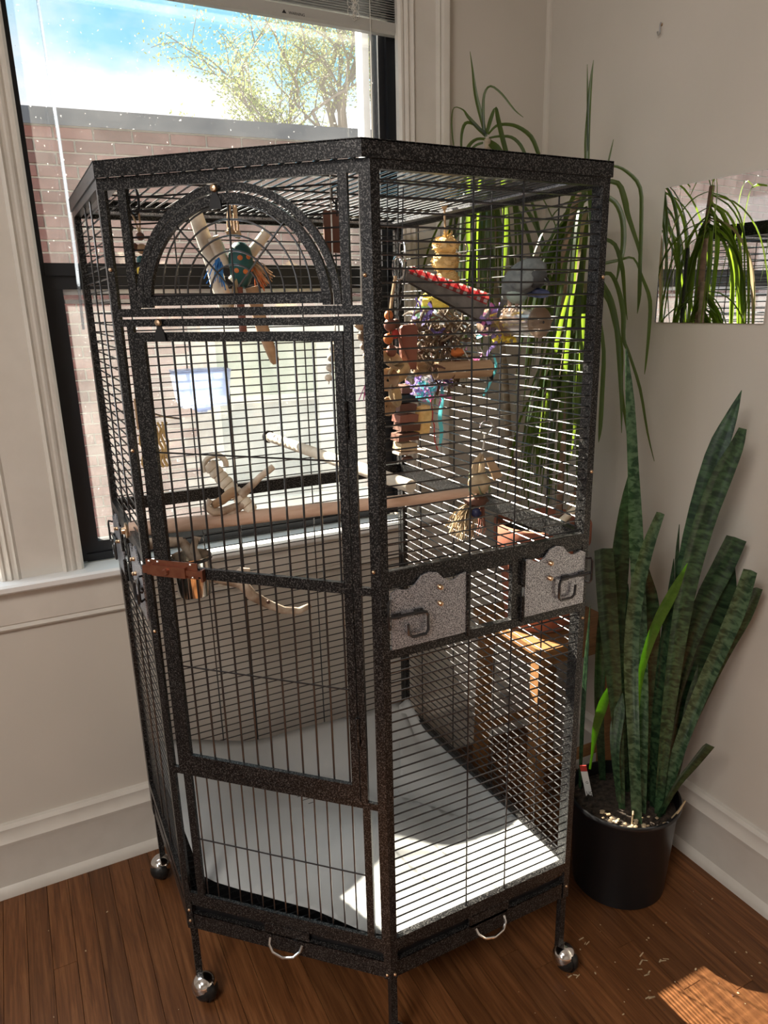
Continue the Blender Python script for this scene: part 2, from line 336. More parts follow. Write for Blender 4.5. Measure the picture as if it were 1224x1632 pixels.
def thing(name, label, cat, loc=(0, 0, 0), group=None):
    o = bpy.data.objects.new(name, None); COL.objects.link(o); o.location = loc; o.empty_display_size = .05
    o['label'] = label; o['category'] = cat
    if group: o['group'] = group
    return o
def tag(o, label, cat, group=None):
    o['label'] = label; o['category'] = cat
    if group: o['group'] = group
    return o
def inst(name, me, loc, parent, rz=0., scale=None):
    o = bpy.data.objects.new(name, me); COL.objects.link(o); o.location = vv(loc)-(wloc(parent) if parent else V((0, 0, 0)))
    if parent: o.parent = parent
    if rz: o.rotation_euler.z = rz
    if scale: o.scale = scale
    return o
def struct(name, mb, m, parent=None, **k): return mb.build(name, m, parent, kind='structure', **k)
def wob(p, q, nseg, amp, seed=0):
    p, q = vv(p), vv(q); return [p.lerp(q, i/nseg)+amp*noise.noise_vector(p*9+V((i*.7+seed, seed*1.3, 0)))*(0 if i in (0,) else 1) for i in range(nseg+1)]
def arc(c, ex, ey, r, a0, a1, nseg):
    c, ex, ey = vv(c), vv(ex), vv(ey); return [c+ex*r*math.cos(a0+(a1-a0)*i/nseg)+ey*r*math.sin(a0+(a1-a0)*i/nseg) for i in range(nseg+1)]
SNAKE = [[[[0.816,0.099,0.233,0.0291],[0.824,0.098,0.479,0.0406],[0.831,0.098,0.733,0.051],[0.845,0.09,0.953,0.0579],[0.868,0.073,1.145,0.0503],[0.888,0.059,1.236,0.0274],[0.902,0.051,1.294,0.0014]],0,0.0,0],[[[0.791,0.067,0.255,0.0253],[0.797,0.071,0.536,0.0394],[0.809,0.068,0.813,0.0493],[0.83,0.055,0.995,0.0506],[0.854,0.039,1.11,0.0468],[0.874,0.028,1.173,0.0326],[0.886,0.025,1.216,0.0176]],1,0.2,1],[[[0.756,0.089,0.234,0.0318],[0.748,0.104,0.499,0.0367],[0.734,0.123,0.745,0.0385],[0.72,0.143,0.959,0.0373],[0.71,0.158,1.119,0.0267],[0.7,0.173,1.272,0.0206],[0.692,0.187,1.384,0.0041]],0,0,2],[[[0.721,0.069,0.24,0.0343],[0.703,0.085,0.472,0.0361],[0.688,0.098,0.67,0.038],[0.685,0.098,0.828,0.0341],[0.694,0.086,0.95,0.0277],[0.708,0.068,1.042,0.0176]],1,0.3,2],[[[0.713,0.121,0.3,0.0252],[0.698,0.137,0.497,0.0338],[0.679,0.157,0.695,0.0449],[0.666,0.171,0.837,0.0469],[0.658,0.18,0.935,0.0434]],1,0.3,1],[[[0.778,0.169,0.245,0.0297],[0.752,0.19,0.506,0.0382],[0.736,0.201,0.713,0.0463],[0.732,0.2,0.878,0.0451],[0.732,0.194,1.02,0.0293],[0.731,0.189,1.108,0.0029]],0,0,0],[[[0.799,0.117,0.271,0.0291],[0.789,0.127,0.492,0.0438],[0.784,0.133,0.68,0.0517],[0.778,0.14,0.793,0.0419],[0.77,0.148,0.856,0.0208],[0.766,0.153,0.898,0.0015]],0,0,0],[[[0.727,0.106,0.487,0.0122],[0.733,0.107,0.637,0.0194],[0.752,0.094,0.752,0.0263],[0.777,0.075,0.84,0.0244],[0.798,0.06,0.913,0.0014]],0,0,3],[[[0.87,0.115,0.247,0.0329],[0.886,0.106,0.456,0.0638],[0.912,0.087,0.651,0.0957],[0.937,0.07,0.785,0.0784],[0.949,0.065,0.88,0.0238],[0.954,0.069,0.944,0.0015]],0,0,0],[[[0.844,0.113,0.411,0.0287],[0.864,0.103,0.605,0.0403],[0.893,0.083,0.774,0.0541],[0.922,0.063,0.878,0.0531],[0.943,0.051,0.951,0.0495]],1,0.3,0],[[[0.802,0.07,0.237,0.0318],[0.82,0.051,0.418,0.0369],[0.844,0.026,0.58,0.0388],[0.868,0.0,0.716,0.0376],[0.885,-0.017,0.813,0.0369],[0.895,-0.029,0.905,0.0292]],1,0.2,2],[[[0.837,0.076,0.325,0.019],[0.866,0.046,0.512,0.0245],[0.894,0.016,0.67,0.0355],[0.919,-0.01,0.779,0.0404],[0.934,-0.026,0.854,0.0256]],1,0.2,1],[[[0.782,0.047,0.272,0.0218],[0.795,0.024,0.351,0.026],[0.811,-0.003,0.418,0.0329],[0.826,-0.028,0.48,0.0382]],1,0.3,0],[[[0.869,0.116,0.456,0.0128],[0.865,0.12,0.631,0.014],[0.857,0.129,0.797,0.0137],[0.85,0.135,0.893,0.0105],[0.849,0.137,0.977,0.0015]],0,0.0,0],[[[0.765,0.24,0.247,0.0238],[0.75,0.256,0.472,0.0297],[0.748,0.259,0.67,0.032],[0.748,0.258,0.807,0.0125],[0.748,0.259,0.873,0.0016]],0,0.0,0],[[[0.684,0.239,0.292,0.0132],[0.682,0.241,0.445,0.0162],[0.682,0.241,0.606,0.0142],[0.683,0.24,0.71,0.0062],[0.683,0.24,0.768,0.0015]],0,0,0],[[[0.699,0.121,0.327,0.0219],[0.693,0.132,0.413,0.0279],[0.693,0.134,0.482,0.0338],[0.699,0.132,0.533,0.0244],[0.703,0.132,0.575,0.0015]],0,0,0],[[[0.798,0.089,0.218,0.0225],[0.795,0.1,0.434,0.0312],[0.798,0.103,0.639,0.0303],[0.805,0.104,0.801,0.0207],[0.808,0.108,0.908,0.0015]],0,0,1],[[[0.682,0.198,0.378,0.0096],[0.685,0.194,0.452,0.0222],[0.695,0.184,0.525,0.025],[0.703,0.175,0.579,0.0015]],0,0,3],[[[0.775,0.099,0.228,0.0192],[0.764,0.11,0.402,0.025],[0.752,0.124,0.574,0.0275],[0.74,0.135,0.722,0.0209],[0.734,0.143,0.817,0.0015]],0,0,1],[[[0.802,0.173,0.218,0.0234],[0.789,0.186,0.387,0.0327],[0.777,0.199,0.566,0.0351],[0.772,0.204,0.721,0.0218],[0.77,0.206,0.82,0.0015]],0,0,0],[[[0.879,0.105,0.235,0.0197],[0.89,0.099,0.367,0.029],[0.899,0.094,0.512,0.0284],[0.907,0.09,0.617,0.0016]],0,0,0]]
DRAC = [[[0.697,0.745,1.9,0.0098],[0.689,0.754,1.942,0.0147],[0.677,0.766,2.001,0.013],[0.671,0.773,2.06,0.0064],[0.666,0.778,2.1,0.0016]],[[0.694,0.748,1.903,0.0082],[0.691,0.751,1.956,0.0098],[0.693,0.75,1.999,0.0081],[0.704,0.738,2.016,0.0064],[0.724,0.716,1.995,0.0064],[0.747,0.692,1.956,0.0048],[0.763,0.675,1.937,0.0016]],[[0.696,0.746,1.903,0.0115],[0.676,0.757,1.924,0.0131],[0.655,0.769,1.949,0.0098],[0.643,0.772,1.963,0.0049],[0.623,0.783,1.969,0.0032],[0.614,0.781,1.941,0.0049],[0.612,0.773,1.895,0.0049],[0.614,0.761,1.852,0.0016]],[[0.698,0.744,1.906,0.0114],[0.696,0.723,1.936,0.0145],[0.695,0.701,1.957,0.0095],[0.69,0.682,1.928,0.0142],[0.691,0.659,1.873,0.0158],[0.693,0.633,1.816,0.0142]],[[0.701,0.741,1.905,0.0065],[0.709,0.72,1.92,0.0097],[0.721,0.695,1.921,0.0112],[0.738,0.665,1.911,0.0127],[0.757,0.633,1.884,0.0142],[0.766,0.612,1.842,0.0126],[0.767,0.599,1.816,0.0063]],[[0.702,0.74,1.896,0.0065],[0.717,0.716,1.897,0.0081],[0.736,0.687,1.891,0.0097],[0.749,0.664,1.869,0.0112],[0.757,0.646,1.833,0.0096],[0.757,0.637,1.802,0.0032]],[[0.695,0.747,1.909,0.0098],[0.67,0.763,1.93,0.0082],[0.65,0.771,1.932,0.013],[0.639,0.772,1.905,0.0098],[0.634,0.766,1.859,0.0066],[0.627,0.761,1.835,0.0016]],[[0.696,0.746,1.894,0.0098],[0.675,0.754,1.894,0.0098],[0.655,0.76,1.879,0.0131],[0.641,0.761,1.848,0.0131],[0.628,0.76,1.813,0.0049]],[[0.703,0.739,1.887,0.0164],[0.696,0.698,1.865,0.0258],[0.687,0.658,1.837,0.0222],[0.675,0.623,1.795,0.0063]],[[0.692,0.751,1.886,0.0082],[0.684,0.774,1.883,0.0099],[0.678,0.795,1.867,0.01],[0.676,0.811,1.831,0.0034]],[[0.704,0.738,1.866,0.0099],[0.715,0.697,1.854,0.013],[0.728,0.654,1.839,0.0112],[0.733,0.619,1.817,0.0063]],[[0.787,0.448,1.756,0.0134],[0.784,0.452,1.837,0.0162],[0.784,0.452,1.903,0.0131],[0.785,0.451,1.967,0.0086],[0.787,0.448,2.01,0.0014]],[[0.786,0.45,1.823,0.0059],[0.784,0.452,1.877,0.0073],[0.781,0.455,1.942,0.0058],[0.778,0.458,2.003,0.0014]],[[0.791,0.444,1.755,0.0119],[0.788,0.466,1.796,0.0119],[0.79,0.482,1.807,0.0105],[0.793,0.497,1.784,0.0122],[0.798,0.51,1.751,0.0092]],[[0.814,0.42,1.74,0.0074],[0.818,0.416,1.787,0.0059],[0.822,0.412,1.819,0.0044],[0.825,0.409,1.843,0.0015]],[[0.795,0.44,1.779,0.0059],[0.824,0.409,1.787,0.0073],[0.849,0.383,1.771,0.0102],[0.87,0.36,1.735,0.0117],[0.876,0.355,1.666,0.0118],[0.879,0.352,1.568,0.012],[0.881,0.349,1.497,0.0121],[0.88,0.35,1.453,0.0015]],[[0.806,0.428,1.754,0.0133],[0.839,0.401,1.749,0.0148],[0.855,0.391,1.711,0.0178],[0.864,0.389,1.683,0.0149],[0.879,0.38,1.641,0.012],[0.894,0.372,1.598,0.0091],[0.903,0.37,1.555,0.0015]],[[0.81,0.424,1.726,0.0134],[0.83,0.397,1.707,0.0148],[0.841,0.38,1.668,0.0163],[0.842,0.373,1.611,0.0164],[0.836,0.374,1.569,0.012],[0.829,0.375,1.526,0.003]],[[0.821,0.413,1.571,0.0107],[0.845,0.391,1.577,0.0091],[0.872,0.367,1.581,0.006],[0.891,0.351,1.533,0.0091],[0.907,0.338,1.482,0.0122],[0.911,0.338,1.408,0.0108],[0.912,0.341,1.332,0.0063],[0.913,0.344,1.306,0.0016]],[[0.747,0.345,1.539,0.0116],[0.764,0.328,1.544,0.0116],[0.777,0.313,1.511,0.013],[0.788,0.302,1.455,0.0146],[0.791,0.299,1.398,0.0118],[0.802,0.288,1.362,0.0088],[0.822,0.266,1.283,0.0089],[0.839,0.248,1.179,0.006],[0.853,0.233,1.111,0.0015]],[[0.762,0.359,1.512,0.0118],[0.776,0.339,1.483,0.0133],[0.787,0.322,1.426,0.0148],[0.796,0.309,1.369,0.0134],[0.797,0.302,1.281,0.012],[0.808,0.286,1.192,0.0076],[0.812,0.276,1.131,0.0015]],[[0.739,0.325,1.525,0.0115],[0.755,0.308,1.483,0.0144],[0.767,0.295,1.413,0.016],[0.774,0.288,1.342,0.0147],[0.78,0.281,1.255,0.0089],[0.784,0.277,1.18,0.0015]],[[0.783,0.381,1.625,0.0103],[0.807,0.364,1.61,0.0118],[0.823,0.356,1.568,0.0133],[0.831,0.355,1.54,0.0119],[0.841,0.354,1.483,0.0075],[0.851,0.352,1.439,0.0015]],[[0.751,0.342,1.455,0.0088],[0.761,0.33,1.369,0.0119],[0.763,0.329,1.281,0.0136],[0.763,0.328,1.19,0.0123],[0.762,0.33,1.151,0.0015]]]
TRUNKS = {"A":[[0.749,0.69,0.92],[0.746,0.694,1.107],[0.741,0.698,1.285],[0.723,0.718,1.489],[0.7,0.742,1.636],[0.701,0.741,1.776],[0.7,0.742,1.894]],"B":[[0.776,0.46,0.968],[0.768,0.469,1.236],[0.759,0.478,1.425],[0.755,0.483,1.603],[0.768,0.469,1.702],[0.789,0.447,1.769]],"Cc":[0.795,0.441,1.529],"Cc2":[0.762,0.476,1.425]}
LIME = [[[0.53,0.52,1.788,0.0086],[0.53,0.555,1.809,0.0117],[0.53,0.57,1.745,0.0134],[0.53,0.568,1.633,0.0136],[0.53,0.572,1.548,0.0092],[0.53,0.574,1.504,0.0015]],[[0.54,0.472,1.786,0.0084],[0.54,0.522,1.789,0.0115],[0.54,0.536,1.714,0.0132],[0.54,0.539,1.603,0.0105],[0.54,0.542,1.532,0.0015]],[[0.55,0.462,1.789,0.0098],[0.55,0.453,1.73,0.0155],[0.55,0.442,1.65,0.017],[0.55,0.446,1.57,0.013],[0.55,0.452,1.529,0.0015]],[[0.55,0.433,1.781,0.0083],[0.55,0.42,1.7,0.0084],[0.55,0.422,1.622,0.0071],[0.55,0.424,1.569,0.0014]],[[0.54,0.507,1.787,0.0072],[0.54,0.499,1.696,0.0101],[0.54,0.501,1.601,0.0088],[0.54,0.505,1.545,0.0015]],[[0.6,0.277,1.498,0.0081],[0.6,0.298,1.432,0.0125],[0.6,0.323,1.32,0.0129],[0.6,0.338,1.203,0.0103],[0.6,0.347,1.112,0.0015]],[[0.62,0.286,1.498,0.0082],[0.62,0.294,1.404,0.0126],[0.62,0.301,1.293,0.0129],[0.62,0.306,1.176,0.0088],[0.62,0.309,1.086,0.0015]],[[0.62,0.247,1.458,0.0108],[0.62,0.248,1.352,0.0124],[0.62,0.254,1.241,0.0113],[0.62,0.264,1.139,0.0014]]]
# ================================================================ ROOM SHELL
YW, XW, ZC = .8914, 1.006, 2.65
X0, Y0 = -2.9, -3.4
OX0, OX1, OZ0, OZ1 = -.412, .526, .845, 2.42        # window_1 opening
PX0, PX1 = -1.50, -.585                            # window_2 opening (beyond the frame, lights the room)
mb = MB(); T = .12
for a, b, c, d in ((X0-.1, PX0, 0, ZC), (PX0, PX1, 0, OZ0), (PX0, PX1, OZ1, ZC), (PX1, OX0, 0, ZC), (OX0, OX1, 0, OZ0), (OX0, OX1, OZ1, ZC), (OX1, XW+.1, 0, ZC)):
    mb.box(a, b, YW, YW+T, c, d)
struct('wall_back', mb, M['wall'])
struct('wall_right', MB().box(XW, XW+.1, Y0, YW, 0, ZC), M['wall'])
struct('wall_left', MB().box(X0-.1, X0, Y0, YW, 0, ZC), M['wall'])
struct('wall_front', MB().box(X0-.1, XW+.1, Y0-.1, Y0, 0, ZC), M['wall'])
struct('ceiling', MB().box(X0-.1, XW+.1, Y0-.1, YW+T, ZC, ZC+.1), M['ceil'])
fl = struct('floor', MB().box(X0-.1, XW+.1, Y0-.1, YW+T, -.06, -.012), M['sub'])
# strip-oak planks running toward the window wall
pw = .052
def plank_mesh():
    b = MB(); h = .012; e = .0016; x, y = .5, .5
    vs = [(-x, -y, -1), (x, -y, -1), (x, y, -1), (-x, y, -1), (-x, -y, -.06), (x, -y, -.06), (x, y, -.12), (-x, y, -.12), (-x*.985, -y*.9992, 0), (x*.985, -y*.9992, 0), (x*.985, y*.9992, 0), (-x*.985, y*.9992, 0)]
    b.add(vs, [(0, 1, 5, 4), (1, 2, 6, 5), (2, 3, 7, 6), (3, 0, 4, 7), (4, 5, 9, 8), (5, 6, 10, 9), (6, 7, 11, 10), (7, 4, 8, 11), (8, 9, 10, 11)]); return b.mesh('plank', M['floor'], smooth=False)
pm = plank_mesh(); rest = MB(); rr = random.Random(3); nstrip = int((XW-X0)/pw)+1
for i in range(nstrip):
    xc = XW-pw*(i+.5); y = YW; first = True
    while y > Y0:
        ln = rr.uniform(.7, 2.0) if not first else rr.uniform(.3, 1.6); first = False; y1 = max(y-ln, Y0)
        if xc > -1.05 and y > -.75: inst('plank', pm, (xc, (y+y1)/2, 0), fl, scale=(pw-.0006, y-y1-.0006, .012))
        else: rest.box(xc-pw/2+.0006, xc+pw/2-.0006, y1+.0006, y-.0006, -.012, 0)
        y = y1
rest.build('far_planks', M['floor'], fl, kind='stuff', smooth=False)

def extrude_profile(prof, p0, along, out, length, mb=None):
    # prof: (distance across, protrusion); across x out spans the section, extruded along
    raise NotImplementedError
def section(mb, prof, o, across, out, along, length):
    mb.prism(prof, o, across, out, along, length); return mb
# baseboards: profile (z, protrusion)
bp = [(0, 0), (0, .030), (.012, .030), (.022, .026), (.030, .018), (.140, .018), (.150, .022), (.160, .024), (.170, .018), (.185, .014), (.196, .016), (.206, .010), (.208, 0)]
mb = section(MB(), bp, (X0, YW, 0), (0, 0, 1), (0, -1, 0), (1, 0, 0), XW-X0); struct('baseboard_back', mb, M['trimw'], ang=.5)
mb = section(MB(), bp, (XW, Y0, 0), (0, 0, 1), (-1, 0, 0), (0, 1, 0), YW-Y0); struct('baseboard_right', mb, M['trimw'], ang=.5)
# window casings: profile (x across, protrusion)
flt = [(0, 0), (0, .016), (.006, .022), (.012, .022), (.016, .017), (.021, .022), (.026, .024), (.030, .018), (.036, .020), (.041, .026), (.047, .020)]
rc = flt+[(.049, .016), (.112, .016), (.114, .020), (.119, .027), (.124, .022), (.129, .028), (.134, .030), (.147, .030), (.147, 0)]
mb = section(MB(), rc, (.510, YW, .865), (1, 0, 0), (0, -1, 0), (0, 0, 1), 1.62); struct('trim_1', mb, M['trimw'], ang=.4)
lc = flt+[(.049, .016)]+[(.187-a, b) for a, b in flt[::-1] if b > 0]+[(.187, 0)]
mb = section(MB(), [(-a, b) for a, b in lc], (-.398, YW, .865), (1, 0, 0), (0, -1, 0), (0, 0, 1), 1.62); struct('trim_2', mb, M['trimw'], ang=.4)
mb = MB().box(PX0-.2, .70, YW-.02, YW, 2.40, 2.52); struct('trim_3', mb, M['trimw'])
# sill and apron run under both windows
sp = [(0, -.04), (.004, .052), (.010, .060), (.022, .062), (.027, .056), (.027, -.02)]
mb = section(MB(), sp, (PX0-.2, YW, .839), (0, 0, 1), (0, -1, 0), (1, 0, 0), 2.42); struct('trim_4', mb, M['white'], ang=.5)
ap = [(0, 0), (0, .014), (.006, .019), (.014, .013), (.018, .018), (.103, .018), (.103, 0)]
mb = section(MB(), ap, (PX0-.2, YW, .736), (0, 0, 1), (0, -1, 0), (1, 0, 0), 2.40); struct('trim_5', mb, M['trimw'], ang=.5)

# ---------------------------------------------------------------- window_1
win = bpy.data.objects.new('window_1', None); COL.objects.link(win); win.location = (.057, .95, .87); win['kind'] = 'structure'
yf, yb = .922, .985
mb = MB()
mb.box(OX0, -.386, yf, yb, .868, OZ1).box(.4815, OX1, yf+.012, yb, .868, OZ1).box(.500, OX1, yf, yf+.014, .868, OZ1)
mb.box(-.386, .4815, yf, yb, .866, .886).box(-.386, .4815, yf, yb, 2.30, OZ1)
mb.build('frame', M['black'], win, smooth=False)
mb = MB().box(-.386, .4815, yf+.004, yb-.01, 1.530, 1.588).box(-.386, .4815, yf-.006, yf+.004, 1.560, 1.586)
mb.build('meeting_rail', M['black'], win, smooth=False)
mb = MB().box(-.386, .4815, yf+.016, yf+.03, 1.518, 1.530).box(-.352, .447, yf+.01, yf+.03, 1.498, 1.506); mb.build('sash_channel', M['alu'], win, smooth=False)
mb = MB().box(-.386, -.354, yf+.006, yf+.04, .886, 1.53).box(.449, .4815, yf+.006, yf+.04, .886, 1.53).box(-.354, .449, yf+.006, yf+.04, .886, .915)
mb.build('lower_sash', M['black'], win, smooth=False)
mb = MB().box(.462, .4815, .99, 1.03, .87, OZ1).box(OX0, -.398, .99, 1.03, .87, OZ1); mb.build('storm_frame', M['outerw'], win, smooth=False)
MB().box(-.386, .4815, .956, .959, 1.588, 2.30).build('pane', M['glass'], win, smooth=False)
MB().box(-.354, .449, .944, .947, .915, 1.53).build('pane', M['glass_low'], win, smooth=False, label='hazy lower pane')
mb = MB().box(OX0, OX1, .985, 1.10, .80, .855); mb.build('outer_sill', M['outerw'], win, smooth=False)
# window_2 (outside the frame to the side)
w2 = bpy.data.objects.new('window_2', None); COL.objects.link(w2); w2.location = (-1.04, .95, .87); w2['kind'] = 'structure'
mb = MB()
for a, b, c, d in ((PX0, PX0+.04, .868, OZ1), (PX1-.04, PX1, .868, OZ1), (PX0, PX1, .866, .91), (PX0, PX1, 1.53, 1.588), (PX0, PX1, 2.30, OZ1)): mb.box(a, b, yf, yb, c, d)
mb.build('frame', M['black'], w2, smooth=False)
MB().box(PX0+.04, PX1-.04, .956, .959, .91, 2.30).build('pane', M['glass'], w2, smooth=False)

# ---------------------------------------------------------------- window blind, raised
bl = thing('window_blind', 'grey venetian blind pulled up to the top of the window', 'blind', (.05, .90, 2.145))
bx0, bx1 = -.395, .522
MB().prism([(0, .006), (.004, 0), (.022, 0), (.026, .006), (.026, .022), (0, .026)], (bx0, .886, 2.146), (0, 1, 0), (0, 0, 1), (1, 0, 0), bx1-bx0).build('bottom_rail', M['blindrail'], bl, smooth=False)
for k in range(22):
    z = 2.176+k*.0055; a = MB().prism([(0, 0), (.008, .0022), (.018, .0022), (.026, 0), (.026, .001), (.018, .0034), (.008, .0034), (0, .001)], (bx0+.004, .886, z), (0, 1, 0), (0, 0, 1), (1, 0, 0), bx1-bx0-.004)
    a.build('slat', M['blind'], bl, smooth=False)
MB().box(bx0, bx1, .884, .914, 2.296, 2.33).box(bx0, bx1, .884, .92, 2.33, 2.40).build('head_rail', M['blindrail'], bl, smooth=False)
mb = MB()
for j in range(9):
    c = V((.393+.006*math.sin(j*2.1), .884, 2.168+j*.006)); mb.tube(arc(c, (1, 0, 0), (0, 0, 1), .006+.003*(j % 3), .3*j, 6.2+.3*j, 10), .0009, 4)
mb.tube([(.393, .884, 2.16), (.393, .884, 2.30)], .001, 4).build('ladder_cord', M['cord'], bl)
MB().tube([(.436, .8825, 2.33), (.436, .8815, 2.15), (.4335, .881, 1.85), (.433, .881, 1.50)], .0011, 5).build('lift_cord', M['cord'], bl)
MB().tube([(-.331, .862, 2.33), (-.329, .86, 2.09), (-.324, .86, 1.83), (-.323, .86, 1.60), (-.327, .86, 1.44)], [.003, .0032, .0036, .0038, .003], 8).build('wand', M['wandm'], bl, label='clear plastic tilt wand')
def text(name, body, size, loc, rot, m, parent):
    cu = bpy.data.curves.new(name, 'FONT'); cu.body = body; cu.size = size; cu.extrude = .0002
    tmp = bpy.data.objects.new(name, cu); COL.objects.link(tmp); bpy.context.view_layer.update()
    me = bpy.data.meshes.new_from_object(tmp.evaluated_get(bpy.context.evaluated_depsgraph_get())); bpy.data.objects.remove(tmp)
    me.materials.clear(); me.materials.append(m)
    o = bpy.data.objects.new(name, me); COL.objects.link(o); o.parent = parent; o.location = vv(loc)-wloc(parent); o.rotation_euler = rot; return o
text('lettering', 'WARNING', .0085, (.222, .8857, 2.1525), (math.pi/2, 0, 0), M['ink'], bl)
MB().add([(.205, .8856, 2.1525), (.217, .8856, 2.1525), (.211, .8856, 2.1605)], [(0, 1, 2)]).build('warning_mark', M['ink'], bl, smooth=False)

# ================================================================ OUTSIDE
ang = -.116; UD = V((math.cos(ang), math.sin(ang), 0)); ND = V((math.sin(ang), -math.cos(ang), 0)); OB = V((-.21, 4.0, 0))  # u along the facade, n toward the window
bb = thing('brick_building', 'red brick building with dark metal coping across the alley', 'building', OB)
def Bp(u, nn, z): return OB+UD*u+ND*nn+V((0, 0, z))
def bbox(mb, u0, u1, n0, n1, z0, z1): return mb.obox(Bp((u0+u1)/2, (n0+n1)/2, (z0+z1)/2), UD*((u1-u0)/2), ND*((n1-n0)/2), V((0, 0, (z1-z0)/2)))
WU0, WU1, WZ0, WZ1 = .88, 1.88, .20, 1.30
mb = MB()
for a, b, c, d in ((-6, WU0, -1, 2.50), (WU1, 8, -1, 2.50), (WU0, WU1, -1, WZ0), (WU0, WU1, WZ1, 2.50)): bbox(mb, a, b, -.25, -.006, c, d)
bbox(mb, -6, -.9, -.25, -.006, 2.50, 3.3)
mb.build('wall', M['mortar'], bb, smooth=False)
mb = MB(); bbox(mb, -.9, 8, -.30, .030, 2.500, 2.580); bbox(mb, -.9, 8, .030, .040, 2.490, 2.520); bbox(mb, -6, -.9, -.30, .035, 3.3, 3.38); mb.build('coping', M['coping'], bb, smooth=False)
def brick_mesh():
    b = MB(); x, y, z, e = .1015, .012, .0285, .003
    vs = [(-x, -y*0-.02, -z), (x, -.02, -z), (x, -.02, z), (-x, -.02, z), (-x, y-e, -z), (x, y-e, -z), (x, y-e, z), (-x, y-e, z), (-x+e, y, -z+e), (x-e, y, -z+e), (x-e, y, z-e), (-x+e, y, z-e)]
    vs = [UD*a+ND*b_+V((0, 0, c)) for a, b_, c in vs]
    return b.add(vs, [(0, 1, 5, 4), (1, 2, 6, 5), (2, 3, 7, 6), (3, 0, 4, 7), (4, 5, 9, 8), (5, 6, 10, 9), (6, 7, 11, 10), (7, 4, 8, 11), (8, 9, 10, 11)]).mesh('brick', M['brick'], smooth=False)
bm_ = brick_mesh(); nb = 0; rest = MB(); PX, PZ = .213, .0677; rb = random.Random(5)
for row in range(50):
    z = 2.49-PZ*(row+.5)
    for k in range(-26, 36):
        u = k*PX+(PX/2 if row % 2 else 0)+.03
        if WZ0-.06 < z < WZ1+.1 and WU0-.13 < u < WU1+.13: continue
        if -.12 < u < 2.35 and nb < 300 and z > .30: inst('brick', bm_, Bp(u, rb.uniform(-.003, .002), z), bb); nb += 1
        else: bbox(rest, u-.1015, u+.1015, -.02, .011, z-.0285, z+.0285)
for row in range(12):
    z = 2.49+PZ*(row+.5)
    for k in range(-26, -5): u = k*PX+(PX/2 if row % 2 else 0)+.03; bbox(rest, u-.1015, u+.1015, -.02, .011, z-.0285, z+.0285)
rest.build('further_bricks', M['brick'], bb, kind='stuff', smooth=False)
wf = MB(); bbox(wf, WU0-.03, WU1+.03, -.06, .02, WZ1, WZ1+.09); bbox(wf, WU0-.08, WU1+.08, -.06, .05, WZ0-.07, WZ0)
wf.build('lintel', M['stone'], bb, smooth=False)
wf = MB()
for a, b in ((WU0, WU0+.06), (WU1-.26, WU1-.16), (WU1-.06, WU1)): bbox(wf, a, b, -.08, -.03, WZ0, WZ1)
bbox(wf, WU0, WU1, -.08, -.035, .86, .91)
fr_ = wf.build('window', M['stone'], bb, smooth=False)
p = MB(); bbox(p, WU0+.06, WU1-.06, -.10, -.06, .89, WZ1); p.build('panel', M['palewin'], fr_, smooth=False)
p = MB(); bbox(p, WU0+.06, WU1-.06, -.10, -.06, WZ0, .88); p.build('panel', M['greywin'], fr_, smooth=False)
struct('ground', MB().box(-12, 14, 1.1, 22, -1.1, -1.0), M['ground'])

tr = thing('leafy_tree', 'tree with pale green spring leaves rising behind the brick building', 'tree', (4.35, 9.2, -1.0))
rt_ = random.Random(21); tips = []; tb = MB()
def branch(p, d, ln, r, lev):
    pts = [p]; q = p.copy(); dd = d.copy(); k = 4
    for i in range(k):
        dd = (dd+.22*V((rt_.uniform(-1, 1), rt_.uniform(-1, 1), rt_.uniform(-.5, .8)))).normalized(); q = q+dd*ln/k; pts.append(q.copy())
    tb.tube(pts, [r*(1-.45*i/k) for i in range(k+1)], 5 if lev < 3 else 3, cap=False)
    if lev >= 3: tips.extend(pts[1:])
    if lev < 5:
        for j in range(3 if lev < 4 else 2):
            a = pts[2+j % 3]; sdv = V((rt_.uniform(-1, 1), rt_.uniform(-1, 1), rt_.uniform(-.2, .7))).normalized()
            branch(a, (dd*.6+sdv*.75).normalized(), ln*rt_.uniform(.62, .8), r*.55, lev+1)
tb.tube([(4.35, 9.2, -1), (4.33, 9.2, 1.2), (4.36, 9.2, 3.0)], [.2, .16, .12], 8)
for d_, z_, l_ in (((-.8, 0, .55), 2.7, 1.5), ((-.35, .2, .9), 3.0, 1.5), ((.1, -.2, 1), 3.0, 1.5), ((.5, .1, .8), 2.9, 1.5), ((-.6, -.3, .7), 2.9, 1.35), ((-1, .2, .25), 2.6, 1.4), ((.9, 0, .4), 2.7, 1.4)):
    branch(V((4.35, 9.2, z_)), V(d_).normalized(), l_, .075, 1)
tb.build('trunk', M['treebark'], tr)
lf = MB()
for q in tips:
    for j in range(13):
        c = q+V((rt_.gauss(0, .10), rt_.gauss(0, .10), rt_.gauss(0, .08))); a = V((rt_.uniform(-1, 1), rt_.uniform(-1, 1), rt_.uniform(-1, 1))).normalized(); b = a.orthogonal().normalized(); s_ = rt_.uniform(.012, .030)
        lf.add([c-a*s_, c+b*s_*.6, c+a*s_, c-b*s_*.6], [(0, 1, 2, 3)])
lf.build('foliage', M['treeleaf'], tr, kind='stuff', smooth=False)
